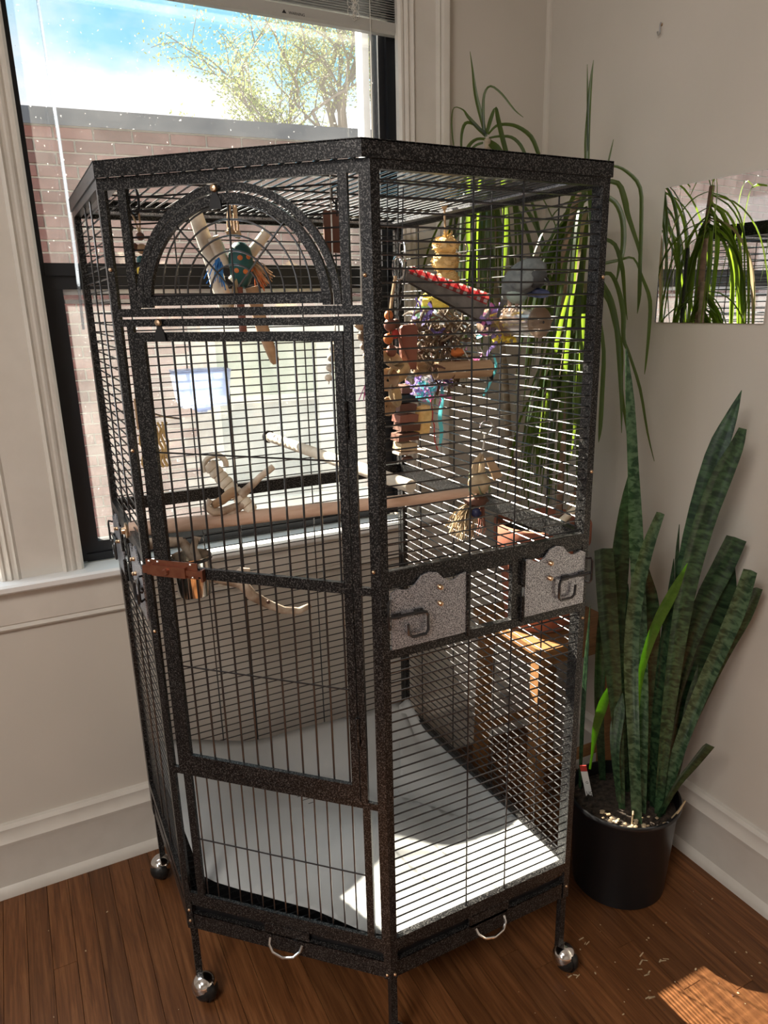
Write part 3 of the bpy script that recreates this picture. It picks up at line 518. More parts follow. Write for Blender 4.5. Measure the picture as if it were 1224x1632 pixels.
# ================================================================ BIRD CAGE
S_, C_ = .447, .326; LF = C_*math.sqrt(2); q2 = math.sqrt(.5)
cage = thing('bird_cage', 'tall black hammered-metal corner bird cage with arched door standing on casters', 'bird cage', (.12, .38, 0))
class Pl:
    def __init__(s, o, u, n, dep=.0135): s.dep = dep; s.o = V((*o, 0)); s.u = V((*u, 0)); s.n = V((*n, 0))
    def P(s, u, z, d=0.): return s.o+s.u*u+s.n*d+V((0, 0, z))
    def box(s, mb, u0, u1, z0, z1, d0=None, d1=0.):
        d0 = -s.dep if d0 is None else d0
        return mb.obox(s.P((u0+u1)/2, (z0+z1)/2, (d0+d1)/2), s.u*((u1-u0)/2), s.n*((d1-d0)/2), V((0, 0, (z1-z0)/2)))
    def prism(s, mb, poly, d0, d1): return mb.prism(poly, s.P(0, 0, d0), s.u, (0, 0, 1), s.n, d1-d0)
RP = Pl((0, 0), (1, 0), (0, -1)); FP = Pl((0, 0), (-q2, q2), (-q2, -q2), .0075); LP = Pl((-C_, C_+S_-.0140), (0, -1), (-1, 0))
WP = Pl((-C_, C_+S_), (1, 0), (0, 1)); KP = Pl((S_, .0140), (0, 1), (1, 0))
WL = C_+S_; SL, KL = S_-.0140, WL-.0280
# shared bar meshes
def bar_mesh(name, vec, r=.00155): return MB().bar(vv(vec)*-.5, vv(vec)*.5, r, 6).mesh(name, M['wire'])
BP = .0196
def hbars(parent, pl, u0, u1, zs, d, stuff=False):
    vec = pl.u*(u1-u0)
    if stuff:
        mb = MB()
        for z in zs: mb.bar(pl.P(u0, z, d), pl.P(u1, z, d), .0016, 5)
        mb.build('bars', M['wire'], parent, kind='stuff'); return
    me = bar_mesh('bar', vec)
    for z in zs: inst('bar', me, pl.P((u0+u1)/2, z, d), parent)
def vbars(parent, pl, us, z0, z1, d, r=.0017):
    me = bar_mesh('upright_bar', (0, 0, z1-z0), r)
    for u in us: inst('upright_bar', me, pl.P(u, (z0+z1)/2, d), parent)
ZU = [1.652-BP*i for i in range(31)]; ZL = [.887-BP*i for i in range(30)]
ZF = [1.652-BP*i for i in range(30)]
PW = .0145
def side_panel(pl, W, doors, stuff=False):
    mb = MB()
    pl.box(mb, 0, PW, .262, 1.682); pl.box(mb, W-PW, W, .262, 1.682); pl.box(mb, PW, W-PW, 1.668, 1.682); pl.box(mb, PW, W-PW, .274, .297); pl.box(mb, PW, W-PW, 1.040, 1.058)
    if doors:
        pl.box(mb, PW, W-PW, .898, .916); pl.box(mb, PW, W-PW, 1.026, 1.040, -.0135, -.002)
        for a, b in ((.166, .178), (.269, .292)): pl.box(mb, a, b, .916, 1.026, -.0135, -.002)
    else: pl.box(mb, PW, W-PW, 1.028, 1.040, -.0135, -.0015)
    p = mb.build('side_panel', M['ham'], cage, smooth=False)
    hbars(p, pl, PW*.5, W-PW*.5, ZU, -.009, stuff)
    hbars(p, pl, PW*.5, W-PW*.5, ZL if doors else [1.018-BP*i for i in range(37)], -.009, stuff)
    return p
sp_r = side_panel(RP, S_, True)
vbars(sp_r, RP, (.178, .273), 1.05, 1.67, -.0060); vbars(sp_r, RP, (.178, .273), .285, .905, -.0060)
me = bar_mesh('bar', (.10, 0, 0))
for k in range(5): inst('bar', me, RP.P(.222, .934+k*BP, -.009), sp_r)
sp_l = side_panel(LP, SL, True, True); vbars(sp_l, LP, (.174, .269), 1.05, 1.67, -.006); vbars(sp_l, LP, (.174, .269), .285, .905, -.006)
sp_w = side_panel(WP, WL, False); vbars(sp_w, WP, (.205, .30, .50, .595), .285, 1.67, -.006)
sp_k = side_panel(KP, KL, False); vbars(sp_k, KP, (.11, .283, .47, .64), .285, 1.67, -.006)

# front: upper arched section
mb = MB(); F = FP
F.box(mb, 0, .0175, .262, 1.682); F.box(mb, LF-.0135, LF, .262, 1.682)
F.box(mb, .0175, LF-.0135, 1.664, 1.682); F.box(mb, .0175, LF-.0135, 1.470, 1.483)
F.box(mb, .036, .050, 1.483, 1.664); F.box(mb, .409, .424, 1.483, 1.664)
ZA, UA = 1.484, .2305
def ring(mb, r0, r1, d0, d1, a0=0., a1=math.pi, n_=30, z=ZA):
    for i in range(n_):
        t0 = a0+(a1-a0)*i/n_; t1 = a0+(a1-a0)*(i+1)/n_
        F.prism(mb, [(UA+r0*math.cos(t0), z+r0*math.sin(t0)), (UA+r1*math.cos(t0), z+r1*math.sin(t0)), (UA+r1*math.cos(t1), z+r1*math.sin(t1)), (UA+r0*math.cos(t1), z+r0*math.sin(t1))], d0, d1)
ring(mb, .168, .1795, -.0075, 0.)
ap_ = mb.build('arch_panel', M['ham'], cage, smooth=False)
for z in ZF[:9]:
    h = z-ZA
    if h < .1795:
        w_ = math.sqrt(.1795**2-h*h)
        for a, b in ((.0430, UA-w_), (UA+w_, .4165)):
            if b-a > .004: MB().bar(F.P(a, z, -.010), F.P(b, z, -.010), .0015, 5).build('bar', M['wire'], ap_)
# arched inner door, opens upward
mb = MB(); ring(mb, .1505, .1645, -.0055, .0035)
F.box(mb, UA-.1645, UA+.1645, 1.487, 1.501, -.0055, .0035)
ad_ = mb.build('arched_door', M['ham'], cage, smooth=False)
zc = 1.5035
for r_ in (.043, .063, .085, .108, .130):
    MB().tube([F.P(UA+r_*math.cos(t), zc+r_*math.sin(t), -.004) for t in [math.pi*i/26 for i in range(27)]], .0016, 5).build('curved_bar', M['wire'], ad_)
for t, a in ((.5, 0), (.27, .012), (.73, .012)):
    MB().bar(F.P(UA+a*math.cos(math.pi*t), zc-.002+a, -.0015), F.P(UA+.152*math.cos(math.pi*t), zc+.152*math.sin(math.pi*t)-.004, -.0015), .0016, 5).build('spoke_bar', M['wire'], ad_)
MB().bar(F.P(UA-.15, zc-.001, -.003), F.P(UA+.15, zc-.001, -.003), .0016, 5).build('spoke_bar', M['wire'], ad_)
def thumb(u, z, flip=1):
    t = MB(); F.prism(t, [(u-.0105, z-.030), (u+.0105, z-.030), (u+.0085, z-.017), (u+.0045, z-.010), (u+.0045, z), (u-.0045, z), (u-.0045, z-.010), (u-.0085, z-.017)], .004, .007)
    c = t.build('swivel_clip', M['potblk'], cage, smooth=False)
    MB().lathe([(0, .006), (.0045, .005), (.006, .0025), (.006, 0)], F.P(u, z-.001, .006), 12, F.n).build('screw', M['brass'], c)
thumb(.247, 1.656); thumb(.369, 1.462)
mb = MB()
F.box(mb, .0175, LF-.0135, 1.4545, 1.4665); F.box(mb, .036, .0495, .606, 1.4545);
F.box(mb, .0175, LF-.0135, .592, .606); F.box(mb, .032, .047, .297, .592); F.box(mb, .411, .4275, .297, .592); F.box(mb, .0175, LF-.0135, .274, .297)
F.box(mb, .0175, .036, 1.016, 1.030); F.box(mb, .4235, LF-.0135, 1.016, 1.030, -.0135, -.003)
F.box(mb, .4235, .4360, .606, 1.4545)
dp_ = mb.build('door_surround', M['ham'], cage, smooth=False)
me = bar_mesh('upright_bar', (0, 0, .30), .0016)
for k in range(14): inst('upright_bar', me, F.P(.0705+k*.0258, .445, -.007), dp_)
MB().bar(F.P(.047, .438, -.004), F.P(.411, .438, -.004), .0015, 6).build('bar', M['wire'], dp_)
# main door
mb = MB()
F.box(mb, .0505, .0655, .6075, 1.4455, -.0065, .002); F.box(mb, .4045, .4215, .6075, 1.4455, -.0065, .002)
F.box(mb, .0655, .4045, 1.4305, 1.4455, -.0065, .002); F.box(mb, .0655, .4045, .6085, .640, -.0065, .002)
F.box(mb, .0655, .4045, 1.016, 1.036, -.0065, .0015)
dr = mb.build('main_door', M['ham'], cage, smooth=False)
me = bar_mesh('upright_bar', (0, 0, .80), .0019)
for k in range(11): inst('upright_bar', me, F.P(.0725+k*.0314, 1.035, -.007), dr)
for z in (1.243, .832): MB().bar(F.P(.06, z, -.004), F.P(.41, z, -.004), .0016, 6).build('bar', M['wire'], dr)
for z in (1.310, .752): MB().bar(F.P(.0500, z-.03, .003), F.P(.0500, z+.03, .003), .0038, 8).build('hinge', M['ham'], dr)
# copper slide bolt
mb = MB(); F.box(mb, .345, .452, 1.016, 1.046, .002, .0045); bo = mb.build('slide_bolt', M['copper'], dr, smooth=False, label='copper slide bolt')
mb = MB(); F.prism(mb, [(.366, 1.018), (.436, 1.018), (.436, 1.038), (.366, 1.038)], .004, .0125); F.box(mb, .436, .456, 1.021, 1.035, .004, .011); F.box(mb, .332, .366, 1.023, 1.033, .004, .010); F.box(mb, .330, .334, 1.015, 1.037, .003, .013); mb.build('bolt_housing', M['copper'], dr, smooth=False)
for u, z in ((.443, 1.043), (.425, 1.043), (.357, 1.043), (.437, 1.019), (.413, 1.0185), (.355, 1.0195)):
    MB().ball(F.P(u, z, .0055), .003, seg=8, ring=5).build('rivet', M['chrome'], dr)
MB().lathe([(0, .006), (.005, .006), (.0065, .003), (.0065, 0)], F.P(.405, 1.028, .0122), 8, F.n).build('bolt_knob', M['copper'], dr)

# feeder doors
topL = [(.000, .104), (.012, .110), (.024, .106), (.034, .105), (.046, .112), (.058, .125), (.074, .129), (.090, .125), (.102, .112), (.114, .105), (.124, .106), (.136, .113), (.148, .115)]
def feeder(pl, u0, wd, mirror):
    sc = wd/.148; pts = [(0, 0), (wd, 0)]+[(a*sc, b) for a, b in topL[::-1]]
    if mirror: pts = [(wd-a, b) for a, b in pts][::-1]
    t = MB(); pl.prism(t, [(u0+a, .9165+b) for a, b in pts], .0005, .0035); d = t.build('feeder_door', M['plate'], cage, smooth=False)
    hx = u0+(-.004 if mirror else wd+.004)
    for z in (.935, 1.005): MB().bar(pl.P(hx, z-.026, .003), pl.P(hx, z+.024, .003), .004, 8).build('hinge', M['ham'], d)
    kx = u0+(.056 if mirror else wd-.054)
    for z in (1.015, .985): MB().lathe([(0, .0085), (.003, .008), (.0046, .006), (.0032, .004), (.0046, .002), (.0046, 0)], pl.P(kx, z, .0035), 12, pl.n).build('screw', M['brass'], d)
    s = -1 if not mirror else 1; e = u0 if not mirror else u0+wd
    D = .0085
    pts = [pl.P(e+s*.010, .979, D), pl.P(e-s*.055, .979, D), pl.P(e-s*.064, .977, D+.002), pl.P(e-s*.067, .970, D+.003), pl.P(e-s*.067, .944, D+.003), pl.P(e-s*.062, .937, D+.003), pl.P(e-s*.036, .937, D+.003), pl.P(e-s*.029, .943, D+.003), pl.P(e-s*.028, .962, D+.003)]
    MB().tube(pts, .0028, 7).build('latch', M['wire'], d)
    st = MB().tube([pl.P(e+s*.002, 1.008, .004), pl.P(e+s*.008, 1.010, .012), pl.P(e+s*.010, 1.004, .013), pl.P(e+s*.010, .966, .013), pl.P(e+s*.007, .960, .011), pl.P(e+s*.002, .962, .004)], .0024, 6)
    st.build('latch_staple', M['wire'], d); st = MB(); pl.box(st, e-s*.050-.008, e-s*.050+.008, .9745, .9835, .0035, .0085); st.build('latch_keeper', M['ham'], d, smooth=False)
    st = MB(); pl.box(st, e-s*.010-.006, e-s*.010+.006, .9745, .9835, .0035, .0085); st.build('latch_keeper', M['ham'], d, smooth=False)
feeder(RP, .0165, .148, False); feeder(RP, .2945, .142, True); feeder(LP, .0105, .142, False); feeder(LP, .2805, .142, True)

# roof
def inset(poly, d):
    out = []; N = len(poly)
    for i in range(N):
        a, b, c = V(poly[i-1]), V(poly[i]), V(poly[(i+1) % N]); e1 = (b-a).normalized(); e2 = (c-b).normalized()
        n1 = V((-e1.y, e1.x)); n2 = V((-e2.y, e2.x)); m = (n1+n2).normalized(); out.append(tuple(b+m*(d/max(.2, m.dot(n1)))))
    return out
def loopwall(mb, poly, t, z0, z1):
    ins = inset(poly, t); N = len(poly)
    for i in range(N):
        j = (i+1) % N; mb.prism([poly[i], poly[j], ins[j], ins[i]], (0, 0, z0), (1, 0, 0), (0, 1, 0), (0, 0, 1), z1-z0)
    return mb
G = .013; BODY = [(0, 0), (S_, 0), (S_, WL-C_+C_), (-C_, WL), (-C_, C_)]
BODY = [(0, 0), (S_, 0), (S_, WL), (-C_, WL), (-C_, C_)]
LID = [(-.014, -.003), (S_+.003, -.003), (S_+.003, WL+.003), (-C_-.003, WL+.003), (-C_-.003, C_-.010)]
mb = loopwall(MB(), LID, .004, 1.6815, 1.705); loopwall(mb, LID, .022, 1.7035, 1.706); rf = mb.build('roof_frame', M['ham'], cage, smooth=False)
mb = loopwall(MB(), inset(BODY, .0142), .026, 1.6765, 1.681); mb.build('roof_flange', M['plate'], rf, smooth=False)  # silver finish here paints in window light glancing off the underside
x = -C_+.018; zr = 1.6845
while x < S_-.012:
    ys = -x if x < 0 else 0.
    a = V((x, max(ys, 0)+.004, zr)); b = V((x, WL-.006, zr)); MB().bar(a, b, .0017, 6).build('bar', M['wire'], rf); x += BP
for y in (.16, .33, .50, .66):
    MB().bar((max(-C_, -y)+.004, y, zr-.0032), (S_-.006, y, zr-.0032), .0017, 6).build('cross_bar', M['wire'], rf)
# base, tray, legs
mb = MB()
for pl, Wd in ((RP, S_), (FP, LF), (LP, SL), (WP, WL), (KP, KL)):
    pl.box(mb, 0, .0145, .20, .262, -.0135, 0); pl.box(mb, Wd-.0145, Wd, .20, .262, -.0135, 0); pl.box(mb, .0145, Wd-.0145, .262, .2725, -.02, -.004)
mb.build('base_frame', M['ham'], cage, smooth=False)
mb = loopwall(MB(), inset(BODY, .003), .0015, .200, .240); loopwall(mb, inset(BODY, .003), .010, .238, .2405); mb
tray = mb.build('tray', M['ham'], cage, smooth=False)
mb = loopwall(MB(), inset(BODY, .014), .0015, .203, .258); mb.prism(inset(BODY, .005), (0, 0, .200), (1, 0, 0), (0, 1, 0), (0, 0, 1), .002); mb.build('tray_liner', M['potblk'], tray, smooth=False)
for pl, uc in ((RP, .234), (FP, .226)):
    MB().tube([pl.P(uc-.036, .232, .001), pl.P(uc-.034, .224, .010), pl.P(uc-.023, .215, .018), pl.P(uc, .210, .021), pl.P(uc+.023, .215, .018), pl.P(uc+.034, .224, .010), pl.P(uc+.036, .232, .001)], .003, 8).build('handle', M['chrome'], tray, label='curved chrome tray handle')
    t = MB(); pl.prism(t, [(uc-.05, .242), (uc-.044, .234), (uc+.044, .234), (uc+.05, .242), (uc+.05, .262), (uc-.05, .262)], -.006, -.003); t.build('pull_lip', M['ham'], tray, smooth=False)
grt = MB(); y = .03
while y < WL-.02:
    a = max(-C_, -y)+.01; grt.bar((a, y, .268), (S_-.01, y, .268), .0016, 4); y += .0196
x = -C_+.03
while x < S_: grt.bar((x, max(0, -x)+.01, .265), (x, WL-.01, .265), .0016, 4); x += .11
grt.build('floor_grate', M['wire'], cage, kind='stuff')
for pl, u, zs in ((FP, LF-.008, (.222, .250)), (FP, .008, (.212,)), (RP, .008, (.212,)), (RP, S_-.008, (.232,)), (RP, S_-.006, (.882,)), (RP, S_-.005, (1.178, 1.523)), (FP, LF-.008, (1.545, 1.245, .90)), (FP, .012, (1.525, 1.06))):
    for z in zs: MB().ball(pl.P(u, z, .0008), .0034, seg=10, ring=6).build('bolt', M['brass'], cage)
cm = MB().lathe([(0, .057), (.009, .057), (.011, .050), (.017, .048), (.018, .044), (.015, .041), (.018, .037), (.020, .030)], (0, 0, 0), 18)
cm.ball((0, 0, .0315), .0275, (1, 1, 1), 24, 14)
cme = cm.mesh('caster', M['chrome']); whm = MB().lathe([(.0265, -.009), (.0285, -.006), (.0285, .006), (.0265, .009)], (0, 0, 0), 20, (1, .3, 0)).ball((0, 0, 0), .0262, (1, 1, .98), 20, 12).mesh('wheel', M['rubber'])
for (x, y), dx in (((0.010, .016), (.002, -.006)), ((S_-.010, .010), (.006, -.012)), ((S_-.010, WL-.010), (.0, .0)), ((-C_+.010, WL-.012), (-.008, -.012)), ((-C_+.012, C_+.006), (.006, -.010))):
    lg = MB().box(x-.007, x+.007, y-.007, y+.007, .052, .27).build('leg', M['ham'], cage, smooth=False)
    inst('caster', cme, (x+dx[0], y+dx[1], .006), lg)
    inst('wheel', whm, (x+dx[0]*1.5, y+dx[1]*1.5, .0287), lg)
# ================================================================ THINGS IN THE CAGE
ZR = 1.682
def link(c, axis, h, wd, name, parent, m='wire', r=.0018):
    # oval chain link / quick link: c centre, axis = in-plane horizontal
    a = vv(axis); pts = []
    for i in range(24):
        t = 2*math.pi*i/24; s_ = math.sin(t); pts.append(vv(c)+a*(wd/2)*math.cos(t)+V((0, 0, h/2*math.copysign(abs(s_)**.7, s_))))
    return MB().tube(pts, r, 6, closed=True).build(name, M[m], parent)
def crinkle(mb, c, R, nn, wd, seed, sc=(1, 1, 1)):
    r = random.Random(seed); c = vv(c)
    for i in range(nn):
        d = V((r.gauss(0, 1)*sc[0], r.gauss(0, 1)*sc[1], r.gauss(0, 1)*sc[2])).normalized(); p = c+d*R*r.uniform(.3, .8); q = [list(p)+[wd]]
        for k in range(4):
            d = (d+V((r.uniform(-1, 1), r.uniform(-1, 1), r.uniform(-1, 1)))).normalized(); p = p+d*R*.33; q.append([*p, wd])
        mb.ribbon(q, (r.uniform(-1, 1), r.uniform(-1, 1), .3), .1, sub=2)
    return mb
def tuft(mb, c, d, ln, nn, spread, r, seed):
    rr_ = random.Random(seed); c = vv(c); d = vv(d).normalized()
    for i in range(nn):
        e = (d+spread*V((rr_.uniform(-1, 1), rr_.uniform(-1, 1), rr_.uniform(-1, 1)))).normalized(); l_ = ln*rr_.uniform(.6, 1.1)
        m_ = c+e*l_*.5+V((rr_.uniform(-1, 1), rr_.uniform(-1, 1), rr_.uniform(-1, 1)))*l_*.1
        mb.tube([c, m_, c+e*l_+V((0, 0, -l_*.1))], r, 3)
    return mb
# --- perches
t = thing('dowel_perch', 'long smooth tan dowel perch spanning the cage above the feeder doors', 'perch', (-.32, .488, 1.056))
MB().tube([(-.3245, .488, 1.056), (-.2, .466, 1.057), (.2, .396, 1.061), (.4455, .351, 1.064)], [.0155, .0155, .0135, .0125], 16).build('dowel', M['dowel'], t)
MB().lathe([(0, .012), (.006, .012), (.008, .006), (.016, .004), (.016, 0)], (-.328, .488, 1.056), 14, (-1, 0, 0)).build('wing_nut', M['brass'], t)
t = thing('grooved_perch', 'thick bleached wooden perch with ring grooves pointing away from the back panel', 'perch', (.065, .762, 1.168))
P0, P1 = V((.0655, .762, 1.168)), V((.119, .111, 1.168)); D_ = (P1-P0).normalized(); prof = []; h = 0.; LN = (P1-P0).length
while h < .30:
    prof += [(.0112, h), (.0122, h+.004), (.0122, h+.020), (.0108, h+.0235)]; h += .026
prof = [(0, 0)]+prof+[(.0125, .33), (.0128, LN-.15), (.0122, LN-.002), (.0112, LN), (0, LN)]
MB().lathe(prof, P0, 18, D_).build('rod', M['pale'], t)
MB().lathe([(0, -.022), (.005, -.022), (.009, -.014), (.016, -.010), (.016, -.004)], P0, 14, D_).build('wing_nut', M['wire'], t)
t = thing('forked_perch', 'forked pale wooden perch with ring grooves rising behind the tan dowel', 'perch', (-.085, .45, 1.07))
mb = MB(); a, b = V((-.150, .50, 1.168)), V((-.083, .45, 1.073))
D2 = (b-a).normalized(); L2 = (b-a).length; pr = [(0, -.004), (.013, -.003)]; h = 0.
while h < L2-.02: pr += [(.0146, h+.002), (.0152, h+.008), (.0144, h+.0125), (.0118, h+.0138)]; h += .0145
mb.lathe(pr+[(.0150, L2), (.011, L2+.006), (0, L2+.006)], a, 16, D2).build('trunk', M['pale'], t)
MB().tube(arc(a+V((.010, -.006, -.002)), (1, -.25, .1), (0, 0, 1), .022, -.2, 3.6, 14), .0058, 9).build('loop', M['pale'], t)
MB().tube(wob((-.103, .455, 1.105), (-.030, .45, 1.160), 6, .004, 3), [.010, .0098, .0085, .0075, .007, .0075, .007], 10).build('fork', M['drift'], t)
MB().tube(wob((-.112, .455, 1.116), (-.162, .45, 1.092), 5, .004, 4), [.0105, .0105, .010, .0095, .009, .008], 10).build('fork', M['tan'], t)
MB().tube([(-.166, .45, 1.106), (-.176, .45, 1.092), (-.163, .45, 1.080), (-.146, .45, 1.078), (-.130, .45, 1.081), (-.110, .45, 1.086)], [.006, .0085, .009, .0085, .008, .0075], 9).build('fork', M['drift'], t)
MB().tube(wob((-.150, .452, 1.058), (-.095, .448, 1.088), 5, .003, 6), .007, 9).build('fork', M['drift'], t)
t = thing('driftwood_branch', 'crooked driftwood branch curving down in front of the window sill', 'perch', (-.22, .42, .98))
pts = [(-.232, .45, 1.028), (-.222, .44, 1.010), (-.208, .43, .985), (-.175, .41, .950), (-.130, .395, .935), (-.112, .39, .905), (-.080, .385, .880), (-.050, .38, .862), (-.015, .38, .853), (.012, .38, .860)]
MB().tube(pts, [.009, .011, .011, .012, .0125, .011, .0095, .0085, .0075, .006], 12).build('limb', M['drift'], t)
MB().tube([(-.205, .425, .985), (-.214, .43, 1.015), (-.205, .435, 1.034), (-.198, .432, 1.030)], [.009, .008, .007, .006], 10).build('stub', M['drift'], t)
MB().tube([(-.150, .40, .942), (-.128, .395, .962), (-.112, .395, .958)], [.009, .008, .006], 10).build('stub', M['drift'], t)
MB().tube([(-.324, .455, 1.03), (-.28, .452, 1.032), (-.230, .45, 1.025)], [.013, .011, .0105], 10).build('stub', M['drift'], t)
MB().ball((-.082, .377, .889), .0042, seg=8, ring=6).build('knot', M['brown'], t)
# --- steel cups in their rings
def cup(name, lab, c, rad, h, wall):
    t = thing(name, lab, 'cup', (c[0], c[1], c[2]-h))
    MB().lathe([(0, -h+.003), (rad*.80, -h+.003), (rad*.86, -h+.006), (rad*.98, -.002), (rad*1.05, 0), (rad*1.05, -.0015), (rad*1.0, -.004), (rad*.88, -h+.003), (rad*.80, -h), (0, -h)], c, 32).build('bowl', M['steel'], t)
    mb = MB().tube(arc((c[0], c[1], c[2]-.006), (1, 0, 0), (0, 1, 0), rad*1.05, 0, 2*math.pi, 28)[:-1], .0025, 6, closed=True)
    mb.bar((c[0]+wall[0]*rad*1.05, c[1]+wall[1]*rad*1.05, c[2]-.006), (c[0]+wall[0]*(rad+wall[2]), c[1]+wall[1]*(rad+wall[2]), c[2]-.006), .0025); mb.build('ring_holder', M['wire'], t)
cup('steel_cup', 'shiny steel food cup behind the copper slide bolt on the door', (-.225, .40, 1.012), .037, .085, (-1, 0, .062))
cup('steel_cup', 'steel food cup seen through the barred opening between the feeder doors', (.362, .052, .985), .038, .075, (0, -1, .018))
# --- clear plastic feeder on the window side
t = thing('clear_feeder', 'clear plastic treat box hanging on the window side of the cage', 'box', (-.10, .745, 1.262))
def tub(t_, x0, x1, y0, y1, z0, z1, ins, th, m):
    lo = [(x0+ins, y0+ins*.6), (x1-ins, y0+ins*.6), (x1-ins, y1-ins*.2), (x0+ins, y1-ins*.2)]; hi = [(x0, y0), (x1, y0), (x1, y1), (x0, y1)]; mb = MB(); vs = []
    for z, ring_, k in ((z0, lo, 0), (z0+.014, [(a*.55+b*.45, c*.55+d*.45) for (a, c), (b, d) in zip(lo, hi)], 0), (z1, hi, 0)):
        vs += [(a, b, z) for a, b in ring_]
    cx, cy = (x0+x1)/2, (y0+y1)/2
    for z, ring_ in ((z1, hi), (z0+.016, lo)): vs += [(cx+(a-cx)*(1-th), cy+(b-cy)*(1-th), z) for a, b in ring_]
    fs = [(3, 2, 1, 0)]
    for r_ in range(4):
        for k in range(4): fs.append((r_*4+k, r_*4+(k+1) % 4, r_*4+4+(k+1) % 4, r_*4+4+k))
    fs.append((16, 17, 18, 19)); return mb.add(vs, fs).build('tub', m, t_, smooth=False)
tub(t, -.163, -.036, .700, .764, 1.262, 1.344, .014, .05, M['clearbox'])
mb = MB(); mb.tube([(-.163, .700, 1.345), (-.036, .700, 1.345), (-.036, .764, 1.345), (-.163, .764, 1.345)], .0025, 6, closed=True).build('rim', M['clearbox'], t)
mb = MB().box(-.122, -.082, .712, .75, 1.254, 1.262); mb.lathe([(0, 0), (.012, 0), (.012, .004), (0, .004)], (-.105, .72, 1.250), 14); mb.build('clip', M['clearbox'], t, smooth=False)
for x in (-.13, -.07): MB().tube([(x, .762, 1.34), (x, .776, 1.345), (x, .779, 1.335)], .002, 5).build('hook', M['clearbox'], t)
# --- hanging toys behind the arch
t = thing('link_toy', 'small hanging toy of knotted cord and brown balls on a black quick link', 'bird toy', (-.255, .43, 1.63))
link((-.257, .42, 1.664), (1, .1, 0), .046, .018, 'quick_link', t, 'wire', .0024)
MB().bar((-.266, .42, 1.658), (-.2655, .42, 1.672), .0042, 6).build('link_nut', M['wire'], t)
MB().tube([(-.262, .42, 1.644), (-.257, .42, 1.628), (-.253, .42, 1.612)], .0016, 5).tube([(-.250, .42, 1.644), (-.250, .42, 1.628), (-.252, .42, 1.612)], .0016, 5).build('cord', M['rope'], t)
for c, r_, m in (((-.252, .42, 1.606), .0075, 'brown'), ((-.252, .418, 1.585), .0095, 'tan'), ((-.264, .42, 1.588), .0075, 'brown'), ((-.255, .42, 1.566), .0085, 'teal'), ((-.258, .418, 1.548), .0075, 'yel')): MB().ball(c, r_, (1, 1, .95), 12, 8).build('bead', M[m], t)
MB().tube([(-.262, .42, 1.622), (-.271, .42, 1.606), (-.266, .42, 1.592)], .0032, 6, flat=.4).build('leather_strip', M['potblk'], t)
t = thing('stick_toy', 'hanging toy with a teal orange-dotted wooden egg, rope knots and pale sticks', 'bird toy', (-.08, .43, 1.60))
MB().tube([(-.083, .43, ZR), (-.083, .43, 1.65)], .0014, 5).tube([(-.079, .43, ZR), (-.078, .43, 1.65)], .0014, 5).build('wire_hanger', M['wire'], t)
mb = MB()
for k in range(4): mb.tube(wob((-.088+k*.005, .43, 1.668), (-.09+k*.006, .428, 1.612), 6, .003, k), .0023, 5)
mb.ball((-.088, .428, 1.618), .008, jit=.4).ball((-.074, .427, 1.614), .007, jit=.4).build('rope_knot', M['rope'], t)
eg = MB().lathe([(0, .040), (.010, .038), (.018, .030), (.0225, .016), (.0235, 0), (.021, -.018), (.015, -.034), (.007, -.043), (0, -.045)], (-.071, .43, 1.562), 22).build('egg', M['teal'], t, label='teal wooden egg')
for a, zz in ((-1.9, .010), (-1.15, .012), (-1.5, -.014), (-2.3, -.012), (-.7, -.010)):
    d_ = V((math.cos(a), math.sin(a), 0)); MB().lathe([(0, .0022), (.004, .0018), (.0052, 0)], V((-.071, .43, 1.562+zz))+d_*(.0222 if zz > 0 else .0208), 10, d_).build('dot', M['orange'], eg)
MB().tube(wob((-.142, .46, 1.652), (-.098, .45, 1.470), 6, .003, 2), [.0135, .014, .0145, .0145, .015, .015, .014], 12).build('stick', M['pale'], t)
MB().tube(wob((-.012, .44, 1.622), (-.085, .45, 1.530), 5, .003, 5), [.0095, .010, .0105, .0105, .0105, .010], 12).build('stick', M['pale'], t)
MB().tube([(-.056, .42, 1.520), (-.040, .42, 1.440), (-.020, .42, 1.380), (-.018, .42, 1.374)], [.013, .0125, .0095, .006], 12).build('stick', M['tan'], t)
MB().tube(wob((-.118, .44, 1.610), (-.10, .44, 1.560), 3, .002, 8), [.011, .013, .012, .010], 10).build('stick', M['pale'], t)
tuft(MB(), (-.108, .435, 1.578), (-.25, 0, -1), .055, 26, .35, .0012, 4).build('fibre_tuft', M['blue'], t, label='blue fibre tuft')
tuft(MB(), (-.055, .43, 1.57), (.7, 0, -.75), .050, 30, .4, .0011, 5).build('fibre_tuft', M['rope'], t)
tuft(MB(), (-.050, .43, 1.56), (.5, 0, -.9), .045, 16, .35, .0011, 6).build('fibre_tuft', M['orange'], t)
MB().tube(wob((-.082, .42, 1.52), (-.078, .42, 1.420), 5, .002, 3), .0075, 10).build('stick', M['redbr'], t)
tuft(MB(), (-.085, .42, 1.535), (-.1, 0, -1), .06, 20, .25, .0011, 7).build('fibre_tuft', M['husk'], t)
t = thing('wooden_block', 'flat dark brown wooden block hanging beside the arched door', 'bird toy', (.066, .30, 1.61))
MB().prism([(-.015, -.036), (.013, -.036), (.0155, .033), (.010, .036), (-.014, .036), (-.0155, .034)], (.066, .300, 1.612), (1, -.25, 0), (0, 0, 1), (.24, .97, 0), .010).build('block', M['brown'], t, smooth=False)
link((.073, .30, 1.676), (1, 0, 0), .03, .012, 'chain_link', t); link((.075, .30, 1.652), (.2, 1, 0), .026, .009, 'chain_link', t)
